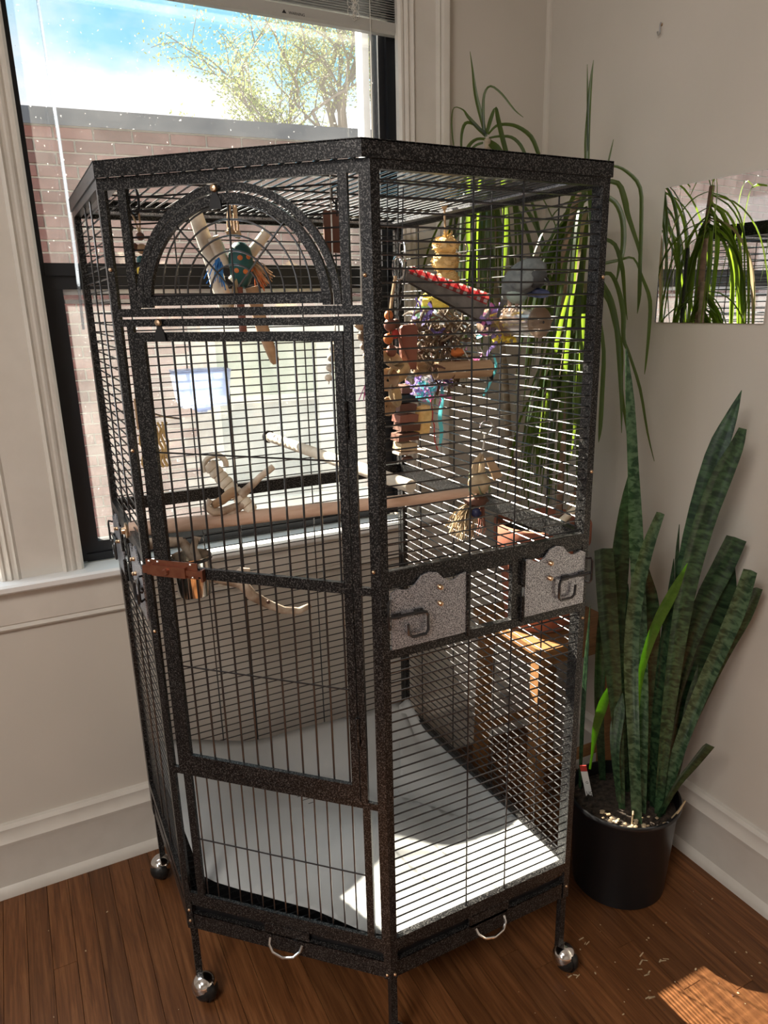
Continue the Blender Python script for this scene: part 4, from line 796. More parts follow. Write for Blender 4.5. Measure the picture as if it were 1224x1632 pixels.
# --- right-hand side
t = thing('luffa_toy', 'hanging stack of shredded natural, yellow and green luffa on a cord', 'bird toy', (.39, .45, 1.56))
MB().tube([(.393, .45, ZR), (.394, .45, 1.66), (.396, .45, 1.615)], .0025, 6).build('cord', M['rope'], t)
MB().lathe([(0, .018), (.011, .016), (.009, .004), (.003, -.006), (0, -.008)], (.393, .45, 1.684), 8).build('hanger_knot', M['rope'], t)
MB().ball((.397, .45, 1.605), .029, (1, 1, .62), 18, 12, jit=.3).build('luffa_slice', M['luffa'], t)
MB().ball((.396, .45, 1.572), .030, (1, 1, .75), 18, 12, jit=.3).build('luffa_slice', M['luffa'], t)
MB().ball((.400, .45, 1.537), .026, (1, 1, .8), 18, 12, jit=.3).build('luffa_slice', M['luffa'], t)
MB().ball((.366, .45, 1.487), .032, (1.1, 1, .7), 18, 12, jit=.3).build('luffa_slice', M['yellow'], t)
MB().ball((.352, .45, 1.462), .030, (1.1, 1, .6), 18, 12, jit=.35).build('luffa_slice', M['green_l'], t)
for c_, r_, m_ in (((.397, .45, 1.605), .029, 'luffa'), ((.396, .45, 1.572), .030, 'luffa'), ((.400, .45, 1.537), .027, 'luffa'), ((.366, .45, 1.487), .033, 'yellow'), ((.352, .45, 1.462), .031, 'green_l')):
    mb = MB(); r = random.Random(int(c_[2]*1000))
    for k in range(70):
        a = V((r.gauss(0, 1), r.gauss(0, 1), r.gauss(0, .7))).normalized(); b = (a+.7*V((r.gauss(0, 1), r.gauss(0, 1), r.gauss(0, .6)))).normalized(); md = (a+b).normalized(); q = V((1, 1, .72))
        mb.tube([V(c_)+a*q*r_*.96, V(c_)+md*q*r_*r.uniform(1.02, 1.16), V(c_)+b*q*r_*.96], .0009, 3, cap=False)
    mb.build('fibres', M[m_], t, kind='stuff')
tuft(MB(), (.398, .45, 1.617), (0, 0, 1), .022, 26, .8, .0009, 9).build('shreds', M['luffa'], t)
MB().tube(arc((.425, .43, 1.60), (.3, .3, 1), (1, -.2, -.2), .014, 0, 2*math.pi, 16)[:-1], .0018, 6, closed=True).build('quick_link', M['chrome'], t)
# gingham paper boat
t = thing('gingham_boat', 'folded red gingham paper boat lying across the wicker bundle', 'bird toy', (.28, .25, 1.50))
A1, A2, B1, B2, K1, K2 = V((.200, .25, 1.552)), V((.372, .235, 1.500)), V((.186, .225, 1.537)), V((.358, .205, 1.468)), V((.196, .262, 1.520)), V((.368, .25, 1.462))
R1_ = V((.172, .20, 1.545)); R2_ = V((.345, .185, 1.468))
def sheet(mb, a, b, c, d, nn=6, bow=.004):
    vs = []; uv = []; nrm = (b-a).cross(d-a).normalized()
    for i in range(nn+1):
        for j in range(nn+1):
            u, v_ = i/nn, j/nn; p = (a*(1-u)+b*u)*(1-v_)+(d*(1-u)+c*u)*v_; vs.append(p+nrm*bow*math.sin(math.pi*v_)); uv.append((u*(b-a).length+.001, v_*(d-a).length+.001))
    for th in (0, .0012):
        pass
    fs = [(i*(nn+1)+j, (i+1)*(nn+1)+j, (i+1)*(nn+1)+j+1, i*(nn+1)+j+1) for i in range(nn) for j in range(nn)]
    return mb.add(vs, fs, uv)
sheet(MB(), A1, A2, V((.352, .222, 1.480)), V((.186, .236, 1.538))).build('gingham_side', M['gingham'], t)
sheet(MB(), V((.184, .234, 1.539)), V((.352, .222, 1.480)), V((.330, .205, 1.449)), V((.168, .215, 1.527)), bow=.006).build('printed_side', M['greyprint'], t)
sheet(MB(), A1+V((0, .012, 0)), A2+V((0, .012, 0)), V((.330, .222, 1.449)), V((.168, .230, 1.527)), bow=-.004).build('inner_side', M['greyprint'], t)
# wicker bundle
t = thing('vine_bundle', 'dark tangled bundle of vine rings and leather strips hanging from a chrome link', 'bird toy', (.26, .25, 1.41))
r = random.Random(11); mb = MB()
for k in range(58):
    c = V((.262+r.gauss(0, .027), .25+r.gauss(0, .02), 1.415+r.gauss(0, .030))); a = V((r.uniform(-1, 1), r.uniform(-1, 1), r.uniform(-1, 1))).normalized(); b = a.orthogonal().normalized(); rad = r.uniform(.020, .034)
    mb.tube(arc(c, a, b, rad, 0, r.uniform(3.5, 6.2), 12), r.uniform(.0018, .0034), 5, flat=.6)
mb.build('vine_rings', M['vine'], t, kind='stuff')
mb = MB()
for k in range(12):
    z = 1.352+.002*k; mb.tube(wob((.205+r.uniform(-.01, .01), .235, z), (.335+r.uniform(-.01, .01), .24, z+r.uniform(-.005, .01)), 8, .006, k), .003, 5)
mb.build('husk_plait', M['husk'], t, kind='stuff')
crinkle(MB(), (.31, .25, 1.42), .040, 26, .007, 3).build('foil_shreds', mat('grey_foil', (.22, .25, .27), .35, .4), t, kind='stuff')
crinkle(MB(), (.22, .25, 1.44), .034, 9, .006, 4).build('foil_shreds', M['purple'], t, kind='stuff')
crinkle(MB(), (.245, .25, 1.39), .05, 22, .008, 14).build('leather_shreds', M['brown'], t, kind='stuff')
MB().ball((.286, .222, 1.392), .010, (1.5, 1, .8), jit=.3).build('orange_bead', M['orange'], t)
crinkle(MB(), (.335, .245, 1.362), .022, 12, .007, 6).build('paper_shreds', M['pink'], t, kind='stuff')
link((.166, .22, 1.575), (.5, -.8, 0), .038, .014, 'quick_link', t, 'chrome', .002)
for k in (0, .008): MB().tube([(.166+k, .22, 1.557), (.160+k, .225, 1.50), (.166-k, .235, 1.447), (.19, .24, 1.43)], .0014, 5).build('wire_hanger', M['wire'], t)
MB().tube([(.166, .22, 1.593), (.168, .22, 1.64), (.17, .22, ZR)], .0013, 5).build('wire_hanger', M['wire'], t)
# block and bead strings
t = thing('block_string', 'dark red wooden block and bead string on a chrome link next to the corner post', 'bird toy', (.16, .21, 1.42))
MB().prism([(-.015, -.040), (.013, -.040), (.016, .036), (.010, .042), (-.012, .040), (-.016, .034)], (.172, .208, 1.406), (1, -.2, 0), (0, 0, 1), (.2, .98, 0), .014).build('block', M['redbr'], t, smooth=False)
for c, r_, m in (((.126, .2, 1.465), .008, 'orange'), ((.128, .2, 1.448), .011, 'redbr'), ((.137, .2, 1.432), .008, 'red'), ((.124, .2, 1.424), .009, 'orange'), ((.130, .2, 1.402), .010, 'redbr'), ((.14, .2, 1.45), .008, 'brown')): MB().ball(c, r_, (1, 1, 1.1), 12, 8).build('bead', M[m], t)
MB().tube([(.131, .2, 1.395), (.128, .2, 1.46), (.134, .2, 1.50), (.141, .2, 1.532)], .003, 6).build('rope', M['rope'], t)
MB().tube([(.141, .2, 1.440), (.152, .2, 1.41), (.163, .2, 1.385)], .0045, 7, flat=.6).build('leather_strip', M['redbr'], t)
link((.147, .2, 1.545), (.9, -.3, 0), .040, .019, 'quick_link', t, 'chrome', .0022)
MB().tube([(.147, .2, 1.563), (.148, .2, 1.62), (.149, .2, ZR)], .0013, 5).build('wire_hanger', M['wire'], t)
# wood slices
t = thing('wood_slice_string', 'string of tan curled bark slices at the corner post', 'bird toy', (.125, .20, 1.35))
for c, d_, s_ in (((.128, .2, 1.385), (.3, -.6, .7), .026), ((.142, .2, 1.366), (.1, -.9, -.5), .024), ((.122, .2, 1.350), (-.5, -.7, .3), .022), ((.132, .2, 1.322), (.6, -.7, .2), .024), ((.118, .2, 1.302), (.2, -.9, .1), .018)):
    z_ = vv(d_).normalized(); MB().lathe([(s_*.15, -.003), (s_*.8, -.001), (s_, .004), (s_*.96, .007), (s_*.7, .003), (s_*.15, .001)], c, 14, z_).build('bark_slice', M['husk'] if s_ > .023 else M['tan'], t)
MB().tube([(.130, .2, 1.395), (.127, .2, 1.36), (.125, .2, 1.29)], .0016, 5).build('cord', M['rope'], t)
MB().tube([(.130, .2, 1.395), (.120, .19, 1.50), (.118, .18, ZR)], .0012, 5).build('wire_hanger', M['wire'], t)
# foil cups
t = thing('foil_cup_string', 'small clear cups stuffed with blue, purple and pink paper above the brown bark stack', 'bird toy', (.23, .25, 1.33))
for c, m, k in (((.214, .25, 1.330), 'lilac', 0), ((.226, .245, 1.318), 'cyan', 1), ((.262, .25, 1.338), 'purple', 2), ((.254, .25, 1.312), 'pink', 3), ((.285, .25, 1.330), 'vine', 4)):
    crinkle(MB(), c, .019, 14, .006, 30+k).build('paper_shreds', M[m], t, kind='stuff')
MB().lathe([(.004, -.018), (.020, -.014), (.022, .012), (.024, .016)], (.222, .245, 1.322), 18, (-.3, -.9, .2)).build('clear_cup', M['acryl'], t)
MB().lathe([(.004, -.016), (.018, -.012), (.020, .010), (.022, .014)], (.246, .25, 1.345), 18, (.1, -.9, .3)).build('clear_cup', M['acryl'], t)
MB().ribbon([[.266, .25, 1.33, .006], [.268, .25, 1.30, .007], [.262, .25, 1.265, .008], [.266, .25, 1.235, .008], [.262, .25, 1.205, .004]], (-.6, -.8, 0)).build('ribbon', M['cyan'], t)
MB().tube(wob((.245, .25, 1.31), (.252, .25, 1.20), 7, .008, 2), .0013, 4).build('string', M['red'], t)
MB().tube([(.24, .25, 1.35), (.245, .252, 1.36)], .003, 5).build('string_knot', M['rope'], t)
# cardboard tube
t = thing('cardboard_tube', 'tan cardboard tube lying under the vine bundle', 'bird toy', (.29, .20, 1.36))
MB().lathe([(.0125, 0), (.0165, 0), (.0165, .118), (.0125, .118), (.0125, 0)], (.228, .21, 1.360), 20, (1, -.10, 0)).build('roll', M['tan'], t)
MB().tube([(.345, .2, 1.347), (.354, .2, 1.334), (.352, .2, 1.350)], .0028, 6).build('cable_tie', M['potblk'], t)
MB().ribbon([[.356, .2, 1.385, .004], [.362, .2, 1.362, .005], [.354, .2, 1.342, .005], [.340, .2, 1.318, .005], [.332, .2, 1.306, .003]], (-.6, -.8, 0)).build('ribbon', M['cyan'], t)
for x in (.30, .34): MB().tube([(x, .2, 1.375), (x-.01, .21, 1.40)], .0012, 4).build('string', M['cord'], t)
# bark stack
t = thing('bark_stack', 'stack of dark brown bark pieces and a cut luffa hanging below the foil cups', 'bird toy', (.21, .30, 1.26))
for k, (zz, w_, m) in enumerate(((1.320, .017, 'brown'), (1.302, .021, 'potblk'), (1.284, .020, 'brown'), (1.262, .022, 'redbr'), (1.244, .023, 'brown'), (1.224, .025, 'brown'), (1.204, .020, 'husk'))):
    c = V((.210+.003*math.sin(k*2), .30, zz)); a_ = .4*math.sin(k*3.1)
    MB().prism([(-w_, -.007), (w_*.9, -.0085), (w_, .006), (w_*.3, .0085), (-w_*.9, .007)], c-V((0, .018, 0)), (math.cos(a_), 0, math.sin(a_)*.4), (-math.sin(a_)*.4, 0, math.cos(a_)), (0, 1, 0), .036).build('bark_piece', M[m], t, smooth=False)
MB().box(.186, .250, .285, .315, 1.188, 1.193).build('slat_piece', M['drift'], t, smooth=False)
MB().lathe([(.006, 0), (.016, .002), (.018, .03), (.017, .058), (.006, .062)], (.247, .30, 1.222), 18, (.12, 0, 1)).build('luffa_slice', M['luffa'], t)
MB().tube([(.212, .30, 1.345), (.212, .30, 1.18)], .0016, 5).build('cord', M['rope'], t)
MB().ball((.213, .30, 1.176), .009, (1.4, 1, .6), jit=.3).build('knot', M['brown'], t)
# foraging wheel
t = thing('foraging_wheel', 'clear acrylic drum stuffed with pink, purple and yellow paper under the bird', 'bird toy', (.37, .16, 1.447))
wa, wb = V((.362, .235, 1.446)), V((.372, .082, 1.448)); wd_ = (wb-wa).normalized(); wl = (wb-wa).length
MB().lathe([(.0215, .002), (.0235, .002), (.0235, wl), (.0215, wl), (.0215, .002)], wa, 28, wd_).build('drum', M['acryl'], t)
MB().lathe([(0, wl), (.0275, wl), (.0275, wl+.003), (0, wl+.003)], wa, 28, wd_).build('end_disc', M['smoke'], t, label='frosted tan end disc')
MB().lathe([(0, .07), (.0262, .07), (.0262, .074), (0, .074)], wa, 28, wd_).build('divider', M['smoke'], t)
MB().lathe([(0, 0), (.0262, 0), (.0262, .004), (0, .004)], wa, 28, wd_).build('end_disc', M['smoke'], t)
MB().bar(wa-wd_*.545, wb+wd_*.012, .0026, 8).build('axle', M['chrome'], t)
for k_, m, R_ in ((.018, 'pink', .024), (.030, 'lilac', .024), (.012, 'purple', .020), (.050, 'yel', .024), (.060, 'yel', .022)):
    crinkle(MB(), wa+wd_*k_, R_, 16, .007, int(k_*1000)).build('paper_shreds', M[m], t, kind='stuff')
crinkle(MB(), wa+wd_*.055+V((0, 0, -.03)), .018, 8, .007, 77).build('paper_shreds', M['yel'], t, kind='stuff')
MB().ribbon([[*(wa+wd_*.02+V((0, 0, -.02))), .005], [*(wa+wd_*.03+V((0, 0, -.04))), .006], [*(wa+wd_*.01+V((0, 0, -.052))), .006], [*(wa+V((0, 0, -.07))), .004]], (-.6, -.8, 0)).build('ribbon', M['lilac'], t)
MB().ribbon([[*(wa+V((0, 0, -.018))), .006], [*(wa+wd_*-.02+V((0, 0, -.026))), .008], [*(wa+wd_*-.035+V((0, 0, -.03))), .006]], (-.6, -.8, .5)).build('ribbon', M['cyan'], t)
# corn husk toy
t = thing('husk_toy', 'hanging husk doll with a woven ball, thin wood slab and shredded skirt', 'bird toy', (.325, .20, 1.14))
MB().tube(arc((.341, .2, 1.243), (.35, .1, 1), (1, -.2, -.2), .013, 0, 2*math.pi, 16)[:-1], .0016, 6, closed=True).build('hook', M['chrome'], t)
MB().tube([(.341, .2, 1.256), (.343, .2, 1.40), (.345, .2, ZR)], .0011, 5).build('wire_hanger', M['wire'], t)
MB().tube([(.338, .2, 1.230), (.335, .2, 1.205), (.330, .2, 1.186)], .0022, 6).build('cord', M['cord'], t)
MB().tube([(.330, .2, 1.190), (.318, .2, 1.175), (.313, .2, 1.150)], [.004, .007, .008], 8).tube([(.330, .2, 1.190), (.333, .2, 1.172), (.330, .2, 1.150)], [.004, .006, .008], 8).build('husk_top', M['husk'], t)
MB().prism([(-.010, .022), (.004, .024), (.030, -.018), (.010, -.026)], (.350, .196, 1.158), (1, -.1, 0), (0, 0, 1), (.1, 1, 0), .006).build('wood_slab', M['tan'], t, smooth=False)
MB().ball((.324, .197, 1.130), .0235, (1, 1, .92), 20, 14).build('woven_ball', M['husk'], t)
mb = MB()
for a in (0, 1.05, 2.1): mb.tube(arc((.324, .197, 1.130), (math.cos(a), math.sin(a), .4), (-.3*math.sin(a), .3*math.cos(a), .9), .0238, 0, 6.283, 24)[:-1], .0022, 5, closed=True, flat=.5)
mb.build('weave_band', mat('green_band', (.12, .16, .09), .8), t)
MB().ball((.318, .197, 1.094), .018, (1.4, 1, .7), jit=.4).build('bundle', M['brown'], t)
tuft(MB(), (.306, .197, 1.098), (-.55, 0, -.85), .075, 60, .32, .0011, 41).build('skirt', M['husk'], t, kind='stuff')
tuft(MB(), (.312, .197, 1.096), (-.25, 0, -1), .070, 40, .25, .0011, 42).build('skirt', M['rope'], t, kind='stuff')
tuft(MB(), (.330, .197, 1.094), (.05, 0, -1), .065, 26, .18, .0011, 43).build('skirt', M['redbr'], t, kind='stuff')
MB().ball((.308, .182, 1.074), .010, jit=.3).build('bead', mat('navy_bead', (.015, .018, .06), .4), t)
# bead strings by the door hinge
for k, (x, nn) in enumerate(((.000, 5), (.050, 5))):
    t = thing('bead_string', ('pale wooden bead string just inside the door, the one with a rope stub' if k == 0 else 'tan wooden bead string with a pink fibre fringe by the corner post'), 'bird toy', (x, .15, 1.39))
    for j in range(nn):
        MB().ball((x-.004*j*(1 if k == 0 else -1), .15, 1.432-.0165*j), .0098-.0008*j, (1, 1, .9), 12, 8).build('bead', M['pale' if k == 0 else 'drift'], t)
    MB().tube([(x+.002, .15, ZR), (x, .15, 1.50), (x, .15, 1.432), (x-.016*(1 if k == 0 else -1), .15, 1.355)], .0013, 5).build('cord', M['cord'], t)
    if k: tuft(MB(), (x+.012, .15, 1.362), (.15, 0, -1), .075, 26, .22, .0009, 12).build('fringe', M['husk'], t, kind='stuff'); tuft(MB(), (x+.014, .15, 1.37), (-.1, 0, -1), .045, 12, .35, .0009, 13).build('fringe', M['pink'], t, kind='stuff'); MB().ball((x+.004, .15, 1.452), .016, (1.1, .8, .7), jit=.3).build('leather_tag', M['tan'], t)
t = thing('shredded_tile', 'tan wooden tile with shredded yellow palm hanging inside the left-hand bars', 'bird toy', (-.27, .50, 1.24))
MB().box(-.285, -.260, .495, .503, 1.255, 1.315).build('tile', M['tan'], t, smooth=False)
mb = MB()
for j in range(9):
    a = V((-.28+.006*j, .50, 1.265)); mb.tube([a+V((.004*math.sin(k*1.9+j), .004*math.cos(k*1.7+j), -.013*k)) for k in range(8)], .0035, 5, flat=.5)
mb.build('palm_shreds', M['luffa'], t)
MB().tube([(-.272, .50, 1.315), (-.27, .50, 1.45), (-.268, .50, ZR)], .0012, 5).build('wire_hanger', M['wire'], t)
MB().tube([(-.262, .50, 1.288), (-.235, .49, 1.278), (-.205, .48, 1.272)], .002, 5).build('wire_end', M['chrome'], t)

# --- bird
bd = thing('parrot', 'small slate-grey parrot with pale green belly perched on the acrylic drum', 'bird', (.372, .165, 1.4695))
bc = V((.366, .125, 1.518))
def bird_body():
    m_ = MB(); e = V((.42, -.90, .0)).normalized()   # body axis: rump .. chest
    c = [bc+e*k+V((0, 0, z)) for k, z in ((-.040, -.028), (-.032, -.020), (-.022, -.008), (-.010, .002), (.004, .010), (.017, .016), (.028, .018), (.036, .016), (.041, .012))]
    return m_.tube(c, [.004, .0145, .0235, .0285, .0295, .0275, .0235, .0165, .006], 20).build('body', M['bird'], bd, ang=3.)
bo_ = bird_body()
e = V((.42, -.90, 0)).normalized(); sd = V((-.90, -.42, 0))
MB().ball(bc+e*(-.012)+V((0, 0, -.017)), .024, (.9, .9, .85), 16, 10).build('belly', M['birdbelly'], bd)
for s_ in (1, -1):
    MB().ball(bc+e*.006+sd*(.021*s_)+V((0, 0, .004)), .024, (.42, 1.15, .75), 14, 9, rot=Matrix.Rotation(math.atan2(-e.x, e.y), 3, 'Z')).build('wing', M['birdwing'] if s_ < 0 else M['bird'], bd)
MB().ball(bc+e*.024+V((0, 0, .010))+sd*.002, .0225, (1, 1, .92), 16, 10).build('head', M['birdwing'], bo_)
MB().lathe([(0, .013), (.0025, .010), (.0048, .004), (.0055, 0), (.003, -.003)], bc+e*.044+V((0, 0, .004)), 10, (e.x, e.y, -.7)).build('beak', M['potblk'], bo_)
MB().ribbon([[*(bc+e*.004+V((0, 0, -.014))), .016], [*(bc+e*.026+V((0, 0, -.018))), .020], [*(bc+e*.046+V((0, 0, -.021))), .016], [*(bc+e*.054+V((0, 0, -.020))), .006]], (-.5, -.6, .4), .25, .003).build('wing_tip', M['birdblue'], bd)
MB().ribbon([[*(bc-e*.030+V((0, 0, -.018))), .012], [*(bc-e*.044+V((0, 0, -.040))), .010], [*(bc-e*.052+V((0, 0, -.062))), .005]], (-.6, -.7, .1), .2, .002).build('tail', M['birdwing'], bd)
for k in (-.027, -.012):
    f_ = bc+e*k; g_ = MB().tube([f_+V((0, 0, -.028)), f_+V((0, 0, -.040)), V((f_.x, f_.y, 1.474))], [.005, .0034, .003], 8)
    for s_ in (-.6, 0, .6): g_.tube([V((f_.x, f_.y, 1.474)), V((f_.x, f_.y, 1.4735))+(sd+e*s_)*.008, V((f_.x, f_.y, 1.467))+(sd+e*s_)*.015], .0018, 5)
    g_.build('leg', M['birdfoot'], bd)

# --- paper lining on the tray
def paper(name, lab, poly, zf, nn=26, kindlab=None):
    t = None; b = bmesh.new(); vs = [b.verts.new((x, y, 0)) for x, y in poly]; b.faces.new(vs)
    xs_ = [p[0] for p in poly]; ys_ = [p[1] for p in poly]
    for k in range(1, nn):
        x = min(xs_)+(max(xs_)-min(xs_))*k/nn; bmesh.ops.bisect_plane(b, geom=b.verts[:]+b.edges[:]+b.faces[:], plane_co=(x, 0, 0), plane_no=(1, 0, 0))
        y = min(ys_)+(max(ys_)-min(ys_))*k/nn; bmesh.ops.bisect_plane(b, geom=b.verts[:]+b.edges[:]+b.faces[:], plane_co=(0, y, 0), plane_no=(0, 1, 0))
    for v_ in b.verts: v_.co.z = zf(v_.co.x, v_.co.y)
    me = bpy.data.meshes.new(name); b.to_mesh(me); b.free(); me.materials.append(M['paper']); me.polygons.foreach_set('use_smooth', [True]*len(me.polygons))
    o = bpy.data.objects.new(name, me); COL.objects.link(o); so = o.modifiers.new('thick', 'SOLIDIFY'); so.thickness = .0006; so.offset = 0; tag(o, lab, 'paper', 'paper sheets lining the cage floor'); return o
def ss(a, b, x): x = max(0, min(1, (x-a)/(b-a))); return x*x*(3-2*x)
z0p = .2715
paper('paper_sheet', 'large white paper sheet curling up toward the cage door', [(-.285, .345), (-.262, .318), (-.185, .250), (-.095, .160), (-.030, .072), (.02, .03), (.26, .10), (.36, .40), (.42, .755), (-.312, .755)],
      lambda x, y: z0p+.055*math.exp(-((x-.10)/.13)**2-((y-.27)/.12)**2)+.050*ss(.58, .765, y)+.070*ss(.02, -.31, x)*ss(.2, .55, y)+.004*math.sin(x*14+y*9)*ss(.2, .4, y)+.012*ss(.02, -.2, x))
paper('paper_sheet', 'white paper sheet along the wall side, lying over the larger one', [(.438, .74), (.405, .735), (.285, .50), (.205, .37), (.19, .30), (.30, .16), (.438, .14)],
      lambda x, y: z0p+.006+.058*math.exp(-((x-.10)/.13)**2-((y-.27)/.12)**2)+.05*ss(.62, .765, y)+.010*ss(.40, .445, x)+.003*math.sin(x*30+y*8))
paper('paper_sheet', 'crumpled white paper sheet lying in the sun behind the tray handle', [(.205, .39), (.03, .10), (.025, .018), (.20, .012), (.435, .014), (.436, .19), (.33, .24)],
      lambda x, y: z0p+.0105+.060*math.exp(-((x-.10)/.13)**2-((y-.27)/.12)**2)+.006*ss(.2, .38, y)+.0025*noise.noise(V((x*26, y*26, 2)))+.010*ss(.40, .445, x))
# ================================================================ PLANTS, STOOL, MIRROR
FACE = V((-.728, -.686, .0))
sn = thing('snake_plant', 'tall dark green snake plant in a black nursery pot by the right wall', 'plant', (.754, .149, 0))
pr = [(0, .004), (.108, .004), (.112, 0), (.118, .004), (.1335, .250), (.135, .253), (.140, .254), (.142, .258), (.142, .262), (.140, .266), (.135, .266), (.131, .250), (.126, .20), (0, .20)]
MB().lathe(pr, (.754, .149, 0), 48).build('pot', M['potblk'], sn, label='black plastic nursery pot', ang=.5)
b = MB(); r = random.Random(2)
for i in range(0, 12):
    pass
b.lathe([(.1295, .232), (.11, .238), (.07, .243), (.03, .246), (0, .247)], (.754, .149, 0), 36)
for k in range(160):
    a, q = r.uniform(0, 6.28), .122*math.sqrt(r.random()); b.ball((.754+q*math.cos(a), .149+q*math.sin(a), .243), r.uniform(.002, .005), (1, 1, .7), 6, 4, jit=.3)
b.build('soil', M['soil'], sn, kind='stuff')
b = MB()
for k in range(34):
    a, q = r.uniform(3.2, 4.9), .122*math.sqrt(r.uniform(.4, 1)); b.ball((.754+q*math.cos(a), .149+q*math.sin(a), .246), r.uniform(.0025, .006), (1.4, 1, .5), 6, 4, jit=.5)
b.build('pale_chips', M['husk'], sn, kind='stuff')
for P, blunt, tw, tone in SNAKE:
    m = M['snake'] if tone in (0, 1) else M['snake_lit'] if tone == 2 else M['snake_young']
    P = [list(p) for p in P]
    for i_, p_ in enumerate(P): p_[3] *= .74+.26*min(1, i_/(len(P)*.6))
    d0 = V(P[1][:3])-V(P[0][:3]); base = V(P[0][:3])-d0.normalized()*.05
    f = FACE+V((-FACE.y, FACE.x, 0))*r.uniform(-.6, .6)
    MB().ribbon([[*base, P[0][3]*.8]]+P, f, .15 if not blunt else .22, .0016, tw, 3).build('leaf', m, sn, ang=1.2)
MB().tube([(.70, .065, .24), (.705, .07, .265), (.700, .065, .285), (.695, .06, .28)], .002, 5).build('dry_stub', M['dry'], sn)
MB().tube([(.80, .03, .25), (.812, .022, .275), (.825, .018, .30)], [.004, .003, .002], 5).build('dry_stub', M['dry'], sn)
tg = thing('plant_label', 'white plastic plant label with a red top stuck in the snake plant soil', 'plant label', (.690, .205, .25))
ta, tb_ = V((.690, .205, .235)), V((.672, .218, .330)); tu = (tb_-ta).normalized(); ts = V((.686, -.728, 0)); ts = (ts-ts.dot(tu)*tu).normalized(); tn = ts.cross(tu)
MB().obox((ta+tb_)/2-tu*.008, ts*.0085, tu*.040, tn*.0006).build('tag', M['white'], tg, smooth=False)
MB().obox(tb_-tu*.007, ts*.0085, tu*.0088, tn*.0007).build('tag_top', M['red'], tg, smooth=False, label='red top of the label')
rm = Matrix((ts, tu, tn)).transposed() if tn.dot(FACE) > 0 else Matrix((-ts, tu, -tn)).transposed()
nn_ = tn if tn.dot(FACE) > 0 else -tn
text('lettering', 'UC', .013, ta+tu*.012-ts*.006+nn_*.001, rm.to_euler(), M['ink'], tg)
text('lettering', 'G', .010, ta+tu*.045-ts*.002+nn_*.001, rm.to_euler(), M['ink'], tg)

# stool
st = thing('wooden_stool', 'square brown wooden stool with splayed legs in the corner behind the cage', 'stool', (.765, .50, 0))
pl_ = []
for cx, cy, a0 in ((.895, .645, 0), (.635, .645, 90), (.635, .355, 180), (.895, .355, 270)):
    for k in range(5): t_ = math.radians(a0+22.5*k); pl_.append((cx+.022*math.cos(t_), cy+.022*math.sin(t_)))
mb = MB().prism(pl_, (0, 0, .597), (1, 0, 0), (0, 1, 0), (0, 0, 1), .022); mb.build('seat', M['stool'], st)
for x, y in ((.645, .375), (.885, .375), (.645, .625), (.885, .625)):
    sx_, sy_ = (1 if x > .76 else -1), (1 if y > .5 else -1); b = MB(); a = V((x, y, .598)); c = V((x+sx_*.012, y+sy_*.012, 0))
    for q, p_ in ((a, 0),): b.obox((a+c)/2, (.017, 0, 0), (0, .017, 0), (c-a)/2)
    b.build('leg', M['stool'], st, smooth=False)
mb = MB()
for y in (.375, .625): mb.box(.65, .88, y-.008, y+.008, .545, .597)
for x in (.645, .885): mb.box(x-.008, x+.008, .38, .62, .545, .597)
mb.build('apron', M['stool'], st, smooth=False)
MB().box(.645, .895, .368, .382, .22, .25).build('stretcher', M['stool'], st, smooth=False); MB().box(.645, .895, .618, .632, .22, .25).build('stretcher', M['stool'], st, smooth=False)

# hanging-leaf canes in a terracotta pot on the stool
dr_ = thing('dracaena', 'tall dracaena with drooping strap leaves in a terracotta pot on the stool', 'plant', (.735, .50, .619))
pr = [(0, .004), (.088, .004), (.090, 0), (.094, .003), (.118, .232), (.119, .236), (.130, .238), (.132, .242), (.132, .292), (.130, .296), (.122, .296), (.118, .28), (.114, .25), (0, .25)]
MB().lathe(pr, (.735, .50, .619), 44).build('pot', M['terra'], dr_, label='terracotta pot', ang=.5)
MB().lathe([(.117, .262), (.06, .272), (0, .274)], (.735, .50, .619), 30).build('soil', M['soil'], dr_, kind='stuff')
A = [V(p) for p in TRUNKS['A']]; A[0] = V((.72, .58, .885)); A[1] = V((.735, .66, 1.08)); B = [V(p) for p in TRUNKS['B']]; B[0] = V((.765, .47, .885))
MB().tube(A, [.0105, .0105, .010, .010, .010, .0095, .009], 10).build('cane', M['bark'], dr_)
MB().tube(B, [.0085, .0085, .008, .008, .0075, .007], 10).build('cane', M['bark2'], dr_, label='reddish cane')
Cc = V(TRUNKS['Cc']); MB().tube([(.75, .44, .885), (.80, .40, 1.1), (.81, .42, 1.35), Cc], [.009, .009, .0085, .008], 9).build('cane', M['bark'], dr_)
MB().tube([(.655, .445, .87), (.690, .375, .945), (.735, .345, 1.0), (.747, .345, 1.06), (.745, .35, 1.20), (.742, .37, 1.30)], [.010, .0095, .008, .0035, .0028, .002], 9).build('dead_branch', M['pale'], dr_)
MB().tube([(.735, .345, 1.0), (.715, .35, 1.02), (.712, .352, 1.045)], [.005, .004, .001], 7).build('dead_branch', M['brown'], dr_)
MB().bar((.80, .50, .885), (.80, .50, 1.62), .004, 6).build('stake', M['potblk'], dr_, label='thin black stake')
for P in DRAC:
    for p_ in P: p_[3] *= .78
    MB().ribbon(P, FACE+V((0, 0, .25)), .18, 0, r.uniform(-.5, .5), 3).build('leaf', M['drac'], dr_)
for P in LIME[:2]+LIME[2:3]+LIME[5:]:
    for p_ in P: p_[3] *= .75
    MB().ribbon(P, FACE+V((.3, 0, .2)), .18, 0, r.uniform(-.3, .3), 3).build('leaf', M['drac'], dr_)
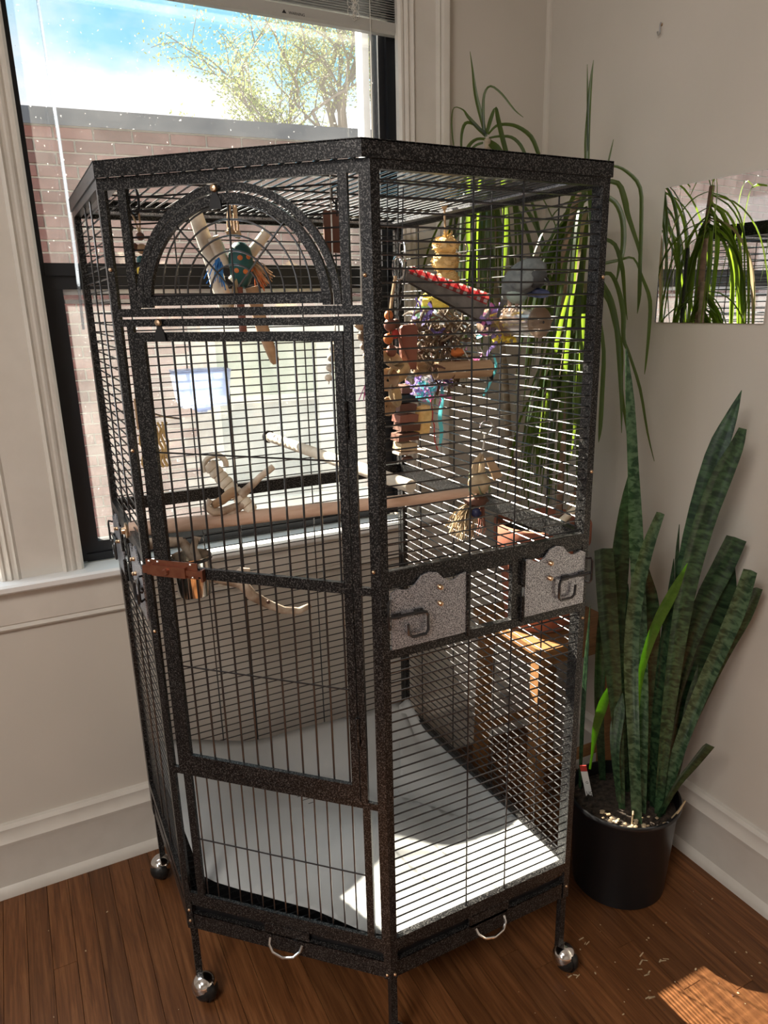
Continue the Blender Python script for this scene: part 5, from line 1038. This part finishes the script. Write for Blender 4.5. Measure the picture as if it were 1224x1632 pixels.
def crown(c, nl, l0, l1, w, seed, droop=1., avoid=True, zup=.5, zspread=.10, lim=2.):
    rr_ = random.Random(seed); c = vv(c)
    for i in range(nl):
        az = rr_.uniform(0, 6.283)
        while math.cos(az)*.886-math.sin(az)*.464 > lim: az = rr_.uniform(0, 6.283)
        s_ = c+V((0, 0, -zspread*rr_.random())); ln = rr_.uniform(l0, l1); el_ = rr_.uniform(-.15, zup); k_ = 9
        d = V((math.cos(az)*math.cos(el_), math.sin(az)*math.cos(el_), math.sin(el_))); p = s_.copy(); P = [[*p, w*.55]]
        bend = rr_.uniform(.34, .62)*droop
        for j in range(1, k_+1):
            t_ = j/k_; d = (d+V((0, 0, -bend*(1.25 if j < 6 else .6)))).normalized(); d = (d+V((rr_.uniform(-.05, .05), rr_.uniform(-.05, .05), 0))).normalized()
            p = p+d*ln/k_
            if p.x > .99: p.x = .99-.002*j
            if p.y > .86: p.y = .86
            if p.x < .475 and p.z < 1.76: p.x = .475+.002*j
            if p.y < .30 and p.x < .6 and avoid: p.y = .30
            P.append([*p, w*(1.0-.1*t_) if t_ < .6 else max(.0012, w*(1-t_)*2.2)])
        f = V((-math.sin(az), math.cos(az), .2)).cross(V((math.cos(az), math.sin(az), -.4)))
        MB().ribbon(P, f, .2, 0, rr_.uniform(-1.1, 1.1), 2).build('leaf', M['drac'] if rr_.random() > .05 else M['dry'], dr_)
crown(A[-1]-V((0, 0, .02)), 34, .34, .62, .013, 101, 1.15, zup=.5, zspread=.16)
crown(B[-1], 26, .34, .62, .013, 102, 1.0, zspread=.12, lim=.1)
crown(Cc, 24, .32, .58, .013, 103, 1.1, zspread=.12, lim=.05)
crown(V(TRUNKS['Cc2'])-V((0, 0, .03)), 22, .30, .5, .012, 104, 1.2, zspread=.10, lim=.3)

# mirror, hook, wall marks
mr = thing('wall_mirror', 'small frameless square mirror stuck on the right wall', 'mirror', (1.004, .249, 1.588))
MB().box(.9995, 1.0035, .0905, .4070, 1.4295, 1.7475).build('glass_plate', M['mirror'], mr, smooth=False)
MB().box(1.0035, 1.0062, .10, .397, 1.44, 1.738).build('backing', M['potblk'], mr, smooth=False)
hk = thing('picture_hook', 'small bent metal picture hook left on the right wall', 'hook', (1.004, .464, 2.10))
MB().tube([(1.003, .464, 2.118), (1.0, .464, 2.112), (1.0, .463, 2.096), (.994, .462, 2.091), (.990, .461, 2.097)], .0022, 6).build('bent_wire', M['alu'], hk)
MB().lathe([(0, .004), (.003, .003), (.0035, 0)], (1.0055, .464, 2.114), 8, (-1, 0, 0)).build('nail', M['brass'], hk)
struct('trim_6', MB().prism([(0, 0), (.012, 0), (.010, .006), (.006, .010), (0, .012)], (XW, YW, .20), (-1, 0, 0), (0, -1, 0), (0, 0, 1), ZC-.20), M['wall'])

# crumbs, shavings and bits on the floor
r = random.Random(17); b = MB(); b2 = MB()
for k in range(150):
    x, y = r.uniform(-.85, .98), r.uniform(-.35, .84)
    if r.random() < .5: x, y = r.uniform(.1, .9), r.uniform(-.35, .05)
    if -C_ < x < S_ and y > max(0, -x): continue
    if (x-.754)**2+(y-.149)**2 < .016: continue
    s_ = r.uniform(.0008, .0024)
    (b if r.random() < .7 else b2).ball((x, y, s_*.4), s_, (r.uniform(.8, 2), 1, .5), 5, 4, rot=Matrix.Rotation(r.uniform(0, 3), 3, 'Z'), jit=.5)
for x, y in ((.62, -.07), (.60, -.10), (.53, .03), (.66, -.10), (.45, -.03), (.56, -.16)):
    for j in range(3): b.obox((x+r.uniform(-.01, .01), y+r.uniform(-.01, .01), .0012), (r.uniform(.003, .008), r.uniform(-.004, .004), 0), (r.uniform(-.001, .001), .0012, 0), (0, 0, .0006))
b.build('seed_husks', M['husk'], None, kind='stuff'); b2.build('crumbs', M['brown'], None, kind='stuff')
for nm, lb in (('seed_husks', 'scattered pale seed husks and shavings on the wood floor'), ('crumbs', 'scattered dark crumbs on the wood floor')): tag(bpy.data.objects[nm], lb, 'crumbs')
